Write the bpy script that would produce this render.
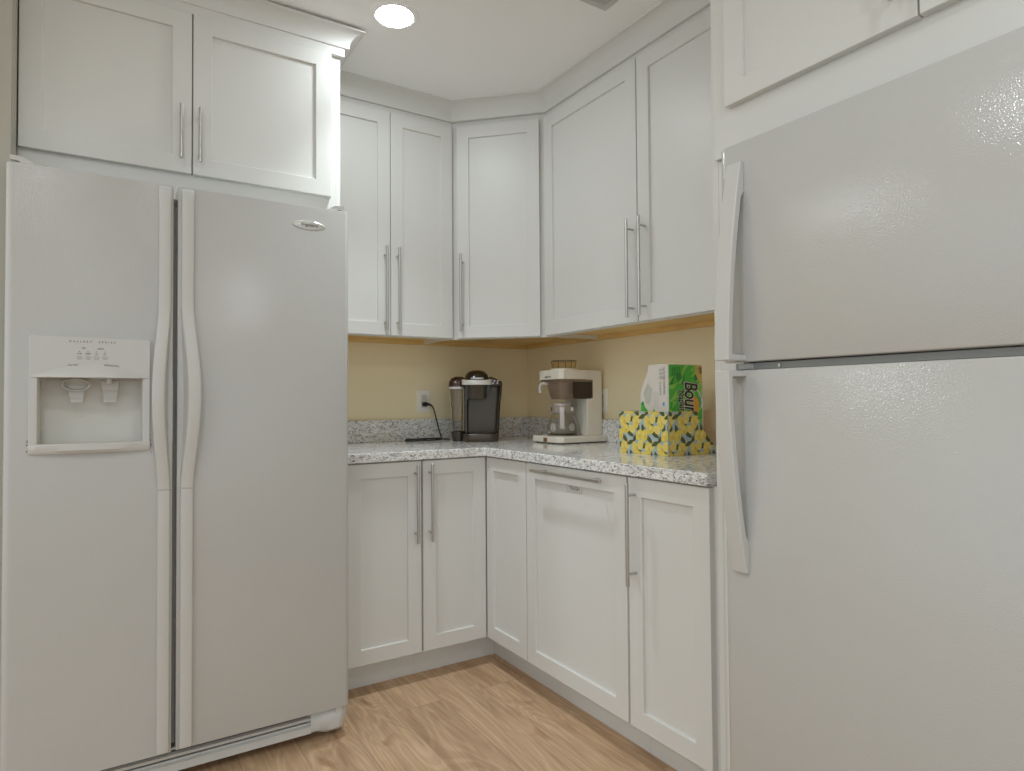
import bpy, bmesh, math, random
from mathutils import Vector, Matrix

for o in list(bpy.data.objects):
    bpy.data.objects.remove(o, do_unlink=True)
scene = bpy.context.scene
C = scene.collection
PI = math.pi

# ------------------------------------------------------------------ camera, world, exposure
CAM = Vector((-2.0073, -3.0147, 1.1128))
YAW, PITCH, ROLL, FPX = 1.0069, 0.0227, -0.0070, 645.11
d_ = Vector((math.cos(YAW) * math.cos(PITCH), math.sin(YAW) * math.cos(PITCH), math.sin(PITCH)))
r_ = Vector((math.sin(YAW), -math.cos(YAW), 0))
u_ = r_.cross(d_)
R_ = r_ * math.cos(ROLL) + u_ * math.sin(ROLL)
U_ = -r_ * math.sin(ROLL) + u_ * math.cos(ROLL)
cam_data = bpy.data.cameras.new('camera')
cam = bpy.data.objects.new('camera', cam_data)
C.objects.link(cam)
cam_data.sensor_fit = 'HORIZONTAL'
cam_data.sensor_width = 36.0
cam_data.lens = FPX / 1024 * 36.0
cam_data.clip_start = 0.05
rot = Matrix((R_, U_, -d_)).transposed()
cam.matrix_world = Matrix.Translation(CAM) @ rot.to_4x4()
scene.camera = cam

world = bpy.data.worlds.new('world')
scene.world = world
world.use_nodes = True
world.node_tree.nodes['Background'].inputs[0].default_value = (0.795, 0.93, 1.0, 1)
world.node_tree.nodes['Background'].inputs[1].default_value = 1.0
scene.view_settings.view_transform = 'Standard'
scene.view_settings.look = 'None'
scene.view_settings.gamma = 1.0
scene.view_settings.use_curve_mapping = False
scene.view_settings.exposure = 0.05
scene.cycles.max_bounces = 16
scene.cycles.diffuse_bounces = 10
scene.cycles.glossy_bounces = 6
scene.cycles.transmission_bounces = 10
scene.cycles.sample_clamp_indirect = 6.0

LENS_STRENGTH = 126.0          # radiance of every recessed ceiling lamp
LENS_TINT = (0.89, 0.97, 1.0)
CORNER_WATTS = 50.0
CEIL = 2.507


# ------------------------------------------------------------------ materials
def new_mat(name):
    m = bpy.data.materials.new(name)
    m.use_nodes = True
    return m, m.node_tree.nodes, m.node_tree.links, m.node_tree.nodes['Principled BSDF']


def plain(name, col, rough=0.5, metal=0.0, spec=0.5, coat=0.0):
    m, n, l, b = new_mat(name)
    b.inputs['Base Color'].default_value = (*col, 1)
    b.inputs['Roughness'].default_value = rough
    b.inputs['Metallic'].default_value = metal
    b.inputs['Specular IOR Level'].default_value = spec
    b.inputs['Coat Weight'].default_value = coat
    return m


def add_bump(m, scale, strength, dist=0.001, detail=2.0, rough=0.5):
    n, l = m.node_tree.nodes, m.node_tree.links
    b = n['Principled BSDF']
    tc = n.new('ShaderNodeTexCoord')
    no = n.new('ShaderNodeTexNoise')
    no.inputs['Scale'].default_value = scale
    no.inputs['Detail'].default_value = detail
    no.inputs['Roughness'].default_value = rough
    bu = n.new('ShaderNodeBump')
    bu.inputs['Strength'].default_value = strength
    bu.inputs['Distance'].default_value = dist
    l.new(tc.outputs['Object'], no.inputs['Vector'])
    l.new(no.outputs['Fac'], bu.inputs['Height'])
    l.new(bu.outputs['Normal'], b.inputs['Normal'])
    return m


M = {}
M['cab'] = plain('painted_white_wood', (0.735, 0.73, 0.705), 0.38)
M['ceil'] = add_bump(plain('ceiling_paint', (0.92, 0.925, 0.925), 0.9), 60, 0.05)
M['wall'] = add_bump(plain('warm_yellow_wall_paint', (0.90, 0.79, 0.545), 0.75), 90, 0.06)
M['cream'] = add_bump(plain('cream_wall_paint', (0.47, 0.45, 0.39), 0.8), 90, 0.06)
M['fridge'] = add_bump(plain('textured_white_enamel', (0.545, 0.542, 0.528), 0.11), 300, 0.60, 0.0008, 1.5)
M['fplastic'] = plain('smooth_white_plastic', (0.61, 0.605, 0.585), 0.33)
M['fgrey'] = plain('grey_gasket', (0.40, 0.39, 0.375), 0.6)
M['fbody'] = plain('grey_white_cabinet_shell', (0.42, 0.415, 0.40), 0.5)
M['button'] = plain('pale_grey_button', (0.52, 0.515, 0.50), 0.45)
M['ink'] = plain('dark_ink', (0.05, 0.048, 0.045), 0.6)
M['ink_soft'] = plain('grey_ink', (0.20, 0.195, 0.19), 0.6)
M['steel'] = plain('brushed_nickel', (0.56, 0.545, 0.52), 0.32, 1.0)
M['screw'] = plain('zinc_screw', (0.7, 0.7, 0.7), 0.35, 0.9)
M['black'] = plain('glossy_black_plastic', (0.030, 0.022, 0.016), 0.16, 0.0, 0.6)
M['bronze'] = plain('dark_bronze_plastic', (0.075, 0.058, 0.042), 0.30, 0.25)
M['brownlid'] = plain('dark_brown_gloss', (0.06, 0.022, 0.012), 0.14, 0.0, 0.6)
M['silver'] = plain('pale_silver_plastic', (0.70, 0.68, 0.64), 0.35, 0.2)
M['cord'] = plain('black_rubber', (0.018, 0.017, 0.017), 0.4)
M['offwhite'] = plain('aged_white_plastic', (0.78, 0.73, 0.64), 0.35)
M['taupe'] = plain('taupe_brown_plastic', (0.235, 0.165, 0.115), 0.3)
M['darkbrown'] = plain('dark_brown_plastic', (0.035, 0.018, 0.012), 0.35)
M['switchbrown'] = plain('brown_switch', (0.20, 0.105, 0.045), 0.4)
M['outlet'] = plain('ivory_outlet_plastic', (0.90, 0.86, 0.80), 0.4)
M['pinkwhite'] = plain('smoky_white_plastic', (0.60, 0.54, 0.51), 0.3)
M['tan'] = None


def glass(name, col, rough=0.02, alpha=None):
    m, n, l, b = new_mat(name)
    b.inputs['Base Color'].default_value = (*col, 1)
    b.inputs['Roughness'].default_value = rough
    b.inputs['Transmission Weight'].default_value = 1.0
    b.inputs['IOR'].default_value = 1.3
    return m


M['glass'] = glass('clear_glass', (0.93, 0.93, 0.91))
M['smoke'] = glass('smoky_clear_plastic', (0.94, 0.92, 0.88), 0.10)
M['amber'] = glass('amber_clear_plastic', (0.95, 0.86, 0.64), 0.05)


def emit(name, col, s):
    m, n, l, b = new_mat(name)
    n.remove(b)
    e = n.new('ShaderNodeEmission')
    e.inputs[0].default_value = (*col, 1)
    e.inputs[1].default_value = s
    l.new(e.outputs[0], n['Material Output'].inputs[0])
    return m


M['lens'] = emit('lit_lamp_lens', LENS_TINT, LENS_STRENGTH)
M['far_lens'] = emit('bright_lamp_lens', LENS_TINT, LENS_STRENGTH * 2.2)
M['dim_lens'] = emit('baffled_lamp_lens', LENS_TINT, 75.0)


def ramp(nodes, stops):
    r = nodes.new('ShaderNodeValToRGB')
    el = r.color_ramp.elements
    el[0].position, el[0].color = stops[0][0], (*stops[0][1], 1)
    el[1].position, el[1].color = stops[-1][0], (*stops[-1][1], 1)
    for p, c in stops[1:-1]:
        e = el.new(p)
        e.color = (*c, 1)
    return r


def mixrgb(n, l, fac, a, b, mode='MIX'):
    x = n.new('ShaderNodeMix')
    x.data_type = 'RGBA'
    x.blend_type = mode
    if isinstance(fac, (int, float)):
        x.inputs[0].default_value = fac
    else:
        l.new(fac, x.inputs[0])
    for i, v in ((6, a), (7, b)):
        if isinstance(v, tuple):
            x.inputs[i].default_value = (*v, 1)
        else:
            l.new(v, x.inputs[i])
    return x.outputs[2]


def granite():
    m, n, l, b = new_mat('white_speckled_granite')
    tc = n.new('ShaderNodeTexCoord')
    mp = n.new('ShaderNodeMapping')
    mp.inputs['Rotation'].default_value = (0.5, 0.6, 0.5)
    mp.inputs['Scale'].default_value = (1.0, 1.0, 1.9)
    l.new(tc.outputs['Object'], mp.inputs[0])

    def noise(scale, detail, rough, dist=0.0):
        x = n.new('ShaderNodeTexNoise')
        x.inputs['Scale'].default_value = scale
        x.inputs['Detail'].default_value = detail
        x.inputs['Roughness'].default_value = rough
        x.inputs['Distortion'].default_value = dist
        l.new(mp.outputs[0], x.inputs['Vector'])
        return x.outputs['Fac']
    r1 = ramp(n, [(0.34, (0.40, 0.395, 0.39)), (0.46, (0.74, 0.735, 0.72)), (0.60, (0.90, 0.895, 0.88))])
    l.new(noise(46, 5, 0.62, 0.7), r1.inputs[0])
    r2 = ramp(n, [(0.575, (0, 0, 0)), (0.635, (1, 1, 1))])
    l.new(noise(105, 3, 0.6, 0.4), r2.inputs[0])
    c = mixrgb(n, l, r2.outputs[0], r1.outputs[0], (0.135, 0.13, 0.13))
    r3 = ramp(n, [(0.715, (0, 0, 0)), (0.75, (1, 1, 1))])
    l.new(noise(62, 2, 0.5), r3.inputs[0])
    c = mixrgb(n, l, r3.outputs[0], c, (0.23, 0.135, 0.09))
    l.new(c, b.inputs['Base Color'])
    b.inputs['Roughness'].default_value = 0.09
    return m


def planks():
    m, n, l, b = new_mat('oak_plank_floor')
    tc = n.new('ShaderNodeTexCoord')
    sep = n.new('ShaderNodeSeparateXYZ')
    l.new(tc.outputs['Object'], sep.inputs[0])
    comb = n.new('ShaderNodeCombineXYZ')       # planks run along y
    l.new(sep.outputs['Y'], comb.inputs['X'])
    l.new(sep.outputs['X'], comb.inputs['Y'])
    off = n.new('ShaderNodeVectorMath')
    off.inputs[1].default_value = (0.37, 0.045, 0)
    l.new(comb.outputs[0], off.inputs[0])

    def brick(c1, c2, mo):
        x = n.new('ShaderNodeTexBrick')
        x.offset = 0.37
        x.inputs['Scale'].default_value = 1.0
        x.inputs['Brick Width'].default_value = 1.22
        x.inputs['Row Height'].default_value = 0.178
        x.inputs['Mortar Size'].default_value = 0.0011
        x.inputs['Mortar Smooth'].default_value = 0.3
        x.inputs['Color1'].default_value = (*c1, 1)
        x.inputs['Color2'].default_value = (*c2, 1)
        x.inputs['Mortar'].default_value = (*mo, 1)
        l.new(off.outputs[0], x.inputs['Vector'])
        return x
    bid = brick((0, 0, 0), (1, 1, 1), (0.5, 0.5, 0.5))
    # each plank shifts its own grain
    sc = n.new('ShaderNodeVectorMath')
    sc.operation = 'SCALE'
    sc.inputs[3].default_value = 7.3
    l.new(bid.outputs['Color'], sc.inputs[0])
    add = n.new('ShaderNodeVectorMath')
    l.new(tc.outputs['Object'], add.inputs[0])
    l.new(sc.outputs[0], add.inputs[1])

    def noise(sx, sy, scale, detail, rough, dist):
        mp = n.new('ShaderNodeMapping')
        mp.inputs['Scale'].default_value = (sx, sy, 1)
        l.new(add.outputs[0], mp.inputs[0])
        x = n.new('ShaderNodeTexNoise')
        x.inputs['Scale'].default_value = scale
        x.inputs['Detail'].default_value = detail
        x.inputs['Roughness'].default_value = rough
        x.inputs['Distortion'].default_value = dist
        l.new(mp.outputs[0], x.inputs['Vector'])
        return x.outputs['Fac']
    big = ramp(n, [(0.33, (0.455, 0.295, 0.178)), (0.48, (0.56, 0.38, 0.24)), (0.68, (0.625, 0.44, 0.29))])
    l.new(noise(9.0, 1.3, 1.0, 4, 0.55, 1.6), big.inputs[0])
    fine = ramp(n, [(0.30, (0.80, 0.78, 0.76)), (0.55, (1, 0.99, 0.97)), (0.75, (1.10, 1.08, 1.05))])
    l.new(noise(95, 3.2, 1.0, 5, 0.62, 0.5), fine.inputs[0])
    c = mixrgb(n, l, 1.0, big.outputs[0], fine.outputs[0], 'MULTIPLY')
    # growth-ring figure
    rn = noise(5.2, 0.75, 1.0, 2, 0.5, 0.9)
    mul = n.new('ShaderNodeMath'); mul.operation = 'MULTIPLY'; mul.inputs[1].default_value = 120.0
    l.new(rn, mul.inputs[0])
    sn = n.new('ShaderNodeMath'); sn.operation = 'SINE'
    l.new(mul.outputs[0], sn.inputs[0])
    rr = ramp(n, [(0.0, (0.90, 0.885, 0.87)), (0.55, (1, 1, 1)), (1.0, (1.03, 1.03, 1.03))])
    l.new(sn.outputs[0], rr.inputs[0])
    c = mixrgb(n, l, 1.0, c, rr.outputs[0], 'MULTIPLY')
    # knots
    kn = ramp(n, [(0.65, (1, 1, 1)), (0.71, (0.84, 0.76, 0.70)), (0.77, (0.62, 0.52, 0.45))])
    l.new(noise(9.5, 4.2, 1.0, 2, 0.5, 0.6), kn.inputs[0])
    c = mixrgb(n, l, 1.0, c, kn.outputs[0], 'MULTIPLY')
    tone = brick((0.93, 0.92, 0.91), (1.05, 1.05, 1.045), (0.62, 0.57, 0.52))
    c = mixrgb(n, l, 1.0, c, tone.outputs['Color'], 'MULTIPLY')
    l.new(c, b.inputs['Base Color'])
    b.inputs['Roughness'].default_value = 0.55
    return m


def rawwood(name, c0, c1, sx, sy, sz):
    m, n, l, b = new_mat(name)
    tc = n.new('ShaderNodeTexCoord')
    mp = n.new('ShaderNodeMapping')
    mp.inputs['Scale'].default_value = (sx, sy, sz)
    l.new(tc.outputs['Object'], mp.inputs[0])
    x = n.new('ShaderNodeTexNoise')
    x.inputs['Scale'].default_value = 1.0
    x.inputs['Detail'].default_value = 4
    l.new(mp.outputs[0], x.inputs['Vector'])
    r = ramp(n, [(0.3, c0), (0.7, c1)])
    l.new(x.outputs['Fac'], r.inputs[0])
    l.new(r.outputs[0], b.inputs['Base Color'])
    b.inputs['Roughness'].default_value = 0.55
    return m


M['granite'] = granite()
M['floor'] = planks()
M['ply'] = rawwood('raw_maple_plywood', (0.72, 0.48, 0.17), (0.84, 0.60, 0.26), 6, 6, 60)
M['tan'] = rawwood('tan_kraft_board', (0.68, 0.54, 0.36), (0.76, 0.62, 0.43), 10, 10, 120)


# ------------------------------------------------------------------ mesh helpers
class MB:
    def __init__(self):
        self.bm = bmesh.new()
        self.mi = 0

    def face(self, pts, mi=None):
        vs = [self.bm.verts.new(p) for p in pts]
        f = self.bm.faces.new(vs)
        f.material_index = self.mi if mi is None else mi
        return f

    def box(self, x0, x1, y0, y1, z0, z1):
        x0, x1 = sorted((x0, x1)); y0, y1 = sorted((y0, y1)); z0, z1 = sorted((z0, z1))
        return self.prism([(x0, y0), (x1, y0), (x1, y1), (x0, y1)], z0, z1)

    def prism(self, poly, a, b, axis='z'):
        """poly of 2-D points extruded from a to b along the axis"""
        def P(p, t):
            if axis == 'z': return (p[0], p[1], t)
            if axis == 'y': return (p[0], t, p[1])
            return (t, p[0], p[1])
        bm = self.bm
        v0 = [bm.verts.new(P(p, a)) for p in poly]
        v1 = [bm.verts.new(P(p, b)) for p in poly]
        n = len(poly)
        fs = [bm.faces.new(v0[::-1]), bm.faces.new(v1)]
        for i in range(n):
            fs.append(bm.faces.new((v0[i], v0[(i + 1) % n], v1[(i + 1) % n], v1[i])))
        for f in fs: f.material_index = self.mi
        return self

    def loft(self, rings, closed=True, caps=True):
        bm = self.bm
        rv = [[bm.verts.new(p) for p in r] for r in rings]
        n = len(rings[0])
        for a, b in zip(rv, rv[1:]):
            for i in range(n if closed else n - 1):
                j = (i + 1) % n
                f = bm.faces.new((a[i], a[j], b[j], b[i]))
                f.material_index = self.mi
        if caps:
            for r in (rv[0][::-1], rv[-1]):
                f = bm.faces.new(r); f.material_index = self.mi
        return self

    def tube(self, path, r, seg=10, caps=True):
        path = [Vector(p) for p in path]
        rings = []
        prev = None
        for i, p in enumerate(path):
            t = (path[min(i + 1, len(path) - 1)] - path[max(i - 1, 0)]).normalized()
            if prev is None:
                a = Vector((0, 0, 1)) if abs(t.z) < 0.9 else Vector((1, 0, 0))
                nrm = t.cross(a).normalized()
            else:
                nrm = (prev - t * prev.dot(t)).normalized()
            prev = nrm
            bn = t.cross(nrm)
            rr = r[i] if isinstance(r, (list, tuple)) else r
            rings.append([p + nrm * rr * math.cos(2 * PI * k / seg) + bn * rr * math.sin(2 * PI * k / seg) for k in range(seg)])
        return self.loft(rings, True, caps)

    def lathe(self, prof, c, seg=32, sx=1.0, sy=1.0, caps=True):
        rings = []
        for r, z in prof:
            rings.append([(c[0] + sx * r * math.cos(2 * PI * k / seg), c[1] + sy * r * math.sin(2 * PI * k / seg), c[2] + z) for k in range(seg)])
        return self.loft(rings, True, caps)

    def build(self, name, mat, parent=None, bevel=0.0, seg=2, smooth=False, angle=35, kind=None):
        bm = self.bm
        bmesh.ops.recalc_face_normals(bm, faces=bm.faces[:])
        org = root_loc(parent) if parent else Vector((0, 0, 0))
        if parent is not None:
            bmesh.ops.translate(bm, verts=bm.verts[:], vec=-org)
        me = bpy.data.meshes.new(name)
        bm.to_mesh(me)
        bm.free()
        for m in (mat if isinstance(mat, (list, tuple)) else [mat]):
            me.materials.append(m)
        o = bpy.data.objects.new(name, me)
        C.objects.link(o)
        if parent is not None:
            o.parent = parent
        if smooth:
            for p in me.polygons: p.use_smooth = True
            me.set_sharp_from_angle(angle=math.radians(angle))
        if bevel > 0:
            md = o.modifiers.new('bevel', 'BEVEL')
            md.width = bevel; md.segments = seg
            md.limit_method = 'ANGLE'; md.angle_limit = math.radians(30)
            md.harden_normals = False
        if kind: o['kind'] = kind
        return o


def root_loc(o):
    v = Vector(o.location)
    while o.parent:
        o = o.parent
        v += Vector(o.location)
    return v


def thing(name, label, cat, loc, group=None):
    o = bpy.data.objects.new(name, None)
    C.objects.link(o)
    o.location = loc
    o.empty_display_size = 0.05
    o['label'] = label; o['category'] = cat; o['kind'] = 'thing'
    if group: o['group'] = group
    return o


def tag(o, label, cat, group=None):
    o['label'] = label; o['category'] = cat; o['kind'] = 'thing'
    if group: o['group'] = group
    return o


def text_into(mb, s, origin, ux, uz, size, thick=0.0003, align='LEFT', spacing=1.0, shear=0.0, mi=None, offset=0.0, sx=1.0):
    """flat lettering: ux = reading direction, uz = up, lifted off the surface by thick"""
    cu = bpy.data.curves.new('lettering', 'FONT')
    cu.body = s; cu.size = size; cu.align_x = align; cu.space_character = spacing; cu.shear = shear
    cu.offset = offset
    cu.resolution_u = 3
    ob = bpy.data.objects.new('lettering', cu)
    C.objects.link(ob)
    dg = bpy.context.evaluated_depsgraph_get()
    me = ob.evaluated_get(dg).to_mesh()
    ux = Vector(ux).normalized(); uz = Vector(uz).normalized(); nn = ux.cross(uz)
    O = Vector(origin)
    vs = [mb.bm.verts.new(O + ux * v.co.x * sx + uz * v.co.y + nn * thick) for v in me.vertices]
    for p in me.polygons:
        try:
            f = mb.bm.faces.new([vs[i] for i in p.vertices])
            f.material_index = mb.mi if mi is None else mi
        except ValueError:
            pass
    ob.evaluated_get(dg).to_mesh_clear()
    bpy.data.objects.remove(ob)
    bpy.data.curves.remove(cu)


def flat(mb, org, U, V, N, pts, lift, mi):
    """flat printed shape on a face: pts are (u, v) in metres"""
    org, U, V, N = map(Vector, (org, U, V, N))
    f = mb.face([org + U * p[0] + V * p[1] + N * lift for p in pts], mi)
    f.normal_update()
    if f.normal.dot(N) < 0: f.normal_flip()


def struct(o):
    o['kind'] = 'structure'
    return o


# ------------------------------------------------------------------ the room
RX0, RY0 = -6.2, -7.0
b = MB(); b.box(RX0, 0, RY0, 0, -0.05, 0); struct(b.build('floor', M['floor']))
b = MB(); b.box(RX0, 0, RY0, 0, CEIL, CEIL + 0.05); struct(b.build('ceiling', M['ceil']))
b = MB(); b.box(RX0, 0.0, 0, 0.1, 0, CEIL); struct(b.build('wall_back', M['wall']))
b = MB(); b.box(0, 0.1, RY0, 0.1, 0, CEIL); struct(b.build('wall_right', M['wall']))
b = MB(); b.box(-2.36, -2.2295, -0.787, 0, 0, CEIL); struct(b.build('wall_left', M['cream']))


# ------------------------------------------------------------------ recessed lamps
def downlight(x, y, label, spot=None):
    t = thing('downlight', label, 'ceiling light', (x, y, CEIL), 'recessed ceiling lights')
    m = MB()
    m.lathe([(0.066, -0.0025), (0.070, -0.005), (0.086, -0.004), (0.0885, -0.0005), (0.0885, 0.0), (0.066, 0.0)], (x, y, CEIL), 48, caps=False)
    m.build('trim_ring', M['ceil'], t, smooth=True)
    m = MB()
    m.lathe([(0.0001, -0.003), (0.066, -0.003)], (x, y, CEIL), 48, caps=False)
    m.build('lens', M['dim_lens' if spot else 'far_lens' if x == -3.5 else 'lens'], t)
    if spot:
        li = bpy.data.lights.new('lamp', 'SPOT')
        li.energy, li.spot_size, li.spot_blend = spot[0], math.radians(spot[1]), spot[2]
        li.shadow_soft_size = 0.05
        li.color = LENS_TINT
        lo = bpy.data.objects.new('lamp', li)
        C.objects.link(lo)
        lo.parent = t
        lo.location = (0, 0, -0.012)
    return t


downlight(-1.127, -0.845, 'round white recessed ceiling light glowing above the corner counter', (CORNER_WATTS, 86, 1.0))
for x, y in ((-2.3, -2.3), (-3.5, -0.68), (-1.3, -3.3), (-3.7, -2.6), (-2.6, -3.3), (-2.25, -5.2), (-5.6, -0.55), (-2.3, -6.7)):  # unseen: some set by highlights and shadow lines, others added to light the room
    downlight(x, y, 'unseen round recessed ceiling light, placed out of frame over the open floor')

# ceiling vent
t = thing('ceiling_vent', 'grey white air vent set in the ceiling at the top edge', 'vent', (-0.655, -1.425, CEIL))
m = MB()
x0, x1, y0, y1 = -0.80, -0.502, -1.575, -1.276
m.box(x0, x0 + 0.022, y0, y1, CEIL - 0.007, CEIL); m.box(x1 - 0.022, x1, y0, y1, CEIL - 0.007, CEIL)
m.box(x0 + 0.022, x1 - 0.022, y0, y0 + 0.022, CEIL - 0.007, CEIL); m.box(x0 + 0.022, x1 - 0.022, y1 - 0.022, y1, CEIL - 0.007, CEIL)
m.build('frame', plain('vent_grey', (0.56, 0.55, 0.54), 0.5), t, 0.001)
m = MB()
for k in range(12):
    yy = y0 + 0.03 + k * (y1 - y0 - 0.06) / 11
    m.prism([(yy - 0.008, CEIL - 0.001), (yy - 0.006, CEIL - 0.001), (yy + 0.010, CEIL - 0.006), (yy + 0.008, CEIL - 0.006)], x0 + 0.022, x1 - 0.022, 'x')
m.build('louver', plain('vent_slat_grey', (0.48, 0.47, 0.46), 0.5), t)


# ------------------------------------------------------------------ cabinet building blocks
class Fr:
    """a vertical face: origin, direction along it (u), outward normal (w)"""
    def __init__(self, o, U, N):
        self.o, self.U, self.N = Vector(o), Vector(U).normalized(), Vector(N).normalized()

    def p(self, u, w, z):
        return self.o + self.U * u + self.N * w + Vector((0, 0, z))


def shaker(fr, u0, u1, z0, z1, parent, thick=0.0205, st=0.0575, rec=0.0095, name='door'):
    """door: outer face at w = 0, back at w = -thick, recessed centre panel"""
    m = MB()
    P = fr.p
    def ring(a, w):
        return [P(u0 + a, w, z0 + a), P(u1 - a, w, z0 + a), P(u1 - a, w, z1 - a), P(u0 + a, w, z1 - a)]
    e = 0.0016
    m.loft([ring(0.0, -thick), ring(0.0, -e), ring(e * 0.3, -e * 0.3), ring(e, 0), ring(st - 0.0012, 0), ring(st, -0.0010), ring(st + 0.0006, -rec), ring(st + 0.002, -rec)])
    return m.build(name, M['cab'], parent)


def bar(fr, a, b, parent, off=0.035, r=0.0062, inset=0.036, surface=0.0):
    """bar pull between (u, z) points a and b"""
    m = MB()
    A, B = fr.p(a[0], off, a[1]), fr.p(b[0], off, b[1])
    dirv = (B - A).normalized()
    m.tube([A, A + dirv * 0.0008, B - dirv * 0.0008, B], [r * 0.86, r, r, r * 0.86], 14)
    for q in (A + dirv * inset, B - dirv * inset):
        m.tube([q, q - fr.N * (off - surface)], 0.0042, 10)
    return m.build('handle', M['steel'], parent, smooth=True)


def cove(path, prof, name):
    """sweep a profile of (outward, z) along a horizontal polyline; outward is to the right of travel"""
    m = MB()
    pts = [Vector((p[0], p[1])) for p in path]
    rings = []
    for i, p in enumerate(pts):
        ds = []
        if i > 0: ds.append((p - pts[i - 1]).normalized())
        if i < len(pts) - 1: ds.append((pts[i + 1] - p).normalized())
        ns = [Vector((d.y, -d.x)) for d in ds]
        if len(ns) == 1: mit = ns[0]
        else:
            mit = (ns[0] + ns[1]).normalized()
            mit = mit / mit.dot(ns[0])
        rings.append([(p.x + mit.x * o, p.y + mit.y * o, z) for o, z in prof])
    m.loft(rings)
    o = m.build(name, M['cab'], smooth=True, angle=25)
    return struct(o)


def cove_prof(zb, zt, proj, lip=0.004):
    pr = [(-0.012, zb), (0.0055, zb), (0.0065, zb + 0.003)]
    n = 9
    for k in range(n + 1):
        a = k / n * PI / 2
        pr.append((0.0065 + (proj - 0.0065) * (1 - math.cos(a)), zb + 0.003 + (zt - 0.006 - zb - 0.003) * math.sin(a)))
    pr += [(proj + 0.003, zt - 0.006), (proj + 0.003, zt), (-0.012, zt)]
    return pr


Bf, Uf = -0.6357, -0.3200      # door faces of the base and the wall cabinets
FL = Fr((0, Bf, 0), (1, 0, 0), (0, -1, 0))          # left run, u = x
FRt = Fr((Bf, 0, 0), (0, 1, 0), (-1, 0, 0))         # right run, u = y
UL = Fr((0, Uf, 0), (1, 0, 0), (0, -1, 0))
UR = Fr((Uf, 0, 0), (0, 1, 0), (-1, 0, 0))
bk, tk = 0.615, 0.5487
ZB, ZT = 0.115, 0.873
XP = -1.262                    # counter side of the left refrigerator's end panel
YP = -1.847                    # counter side of the right refrigerator's end panel

# base cabinet beside the left refrigerator
t = thing('base_cabinet', 'narrow white base cabinet with one shaker door right beside the side-by-side refrigerator', 'cabinet', (-1.095, -0.3, 0))
m = MB(); m.box(XP + 0.001, -0.931, -bk, -0.004, 0.112, 0.878); m.box(XP + 0.001, -0.931, -tk, -0.004, 0, 0.112)
m.build('body', M['cab'], t)
dr = shaker(FL, -1.2400, -0.9345, ZB, ZT, t)
bar(FL, (-0.9632, 0.553), (-0.9632, 0.861), dr)

# corner base cabinet with its bi-fold pair of doors
t = thing('corner_base_cabinet', 'white corner base cabinet whose two hinged doors meet in the inside corner', 'cabinet', (-0.4, -0.4, 0))
m = MB()
m.prism([(-0.930, -0.004), (-0.004, -0.004), (-0.004, -0.9405), (-bk, -0.9405), (-bk, -bk), (-0.930, -bk)], 0.112, 0.878)
m.prism([(-0.930, -0.004), (-0.004, -0.004), (-0.004, -0.9405), (-tk, -0.9405), (-tk, -tk), (-0.930, -tk)], 0, 0.112)
m.build('body', M['cab'], t)
dr = shaker(FL, -0.9265, -0.6385, ZB, ZT, t)
bar(FL, (-0.9005, 0.553), (-0.9005, 0.861), dr)
shaker(FRt, -0.9385, -0.6385, ZB, ZT, t, st=0.055)

# trash pull-out
t = thing('trash_cabinet', 'white pull-out trash cabinet with a horizontal bar handle and a small TRASH sign', 'cabinet', (-0.3, -1.225, 0))
m = MB(); m.box(-bk, -0.004, -1.5085, -0.9415, 0.112, 0.878); m.box(-tk, -0.004, -1.5085, -0.9415, 0, 0.112)
m.build('body', M['cab'], t)
dr = shaker(FRt, -1.5030, -0.9435, ZB, ZT, t)
bar(FRt, (-1.0250, 0.8515), (-1.4220, 0.8515), dr, inset=0.05)
m = MB()
m.box(Bf - 0.0012 + 0.0095, Bf + 0.0095, -1.2735, -1.1905, 0.7915, 0.8165)
for (a0, a1, c0, c1) in ((-1.2735, -1.1905, 0.7915, 0.7923), (-1.2735, -1.1905, 0.8157, 0.8165), (-1.2735, -1.2727, 0.7915, 0.8165), (-1.1913, -1.1905, 0.7915, 0.8165)):
    m.box(Bf + 0.0095 - 0.0015, Bf + 0.0095 - 0.0012, a0, a1, c0, c1)
for f in m.bm.faces: f.material_index = 0
nb = len(m.bm.faces)
for i, f in enumerate(m.bm.faces):
    if i >= 6: f.material_index = 1
text_into(m, 'TRASH', (Bf + 0.0095 - 0.0013, -1.232, 0.7980), (0, -1, 0), (0, 0, 1), 0.0185, 0.0003, 'CENTER', 1.08, mi=1, offset=0.0004)
sg = m.build('sign', [plain('sign_plate', (0.70, 0.69, 0.66), 0.4), M['ink_soft']], dr)
sg['label'] = 'small grey sign reading TRASH'

# base cabinet next to the right end
t = thing('base_cabinet', 'narrow white base cabinet with one shaker door between trash pull-out and top-freezer refrigerator', 'cabinet', (-0.3, -1.675, 0))
m = MB(); m.box(-bk, -0.004, YP + 0.001, -1.5095, 0.112, 0.878); m.box(-tk, -0.004, YP + 0.001, -1.5095, 0, 0.112)
m.build('body', M['cab'], t)
dr = shaker(FRt, -1.8295, -1.5125, ZB, ZT, t)
bar(FRt, (-1.5455, 0.549), (-1.5455, 0.858), dr)

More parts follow.
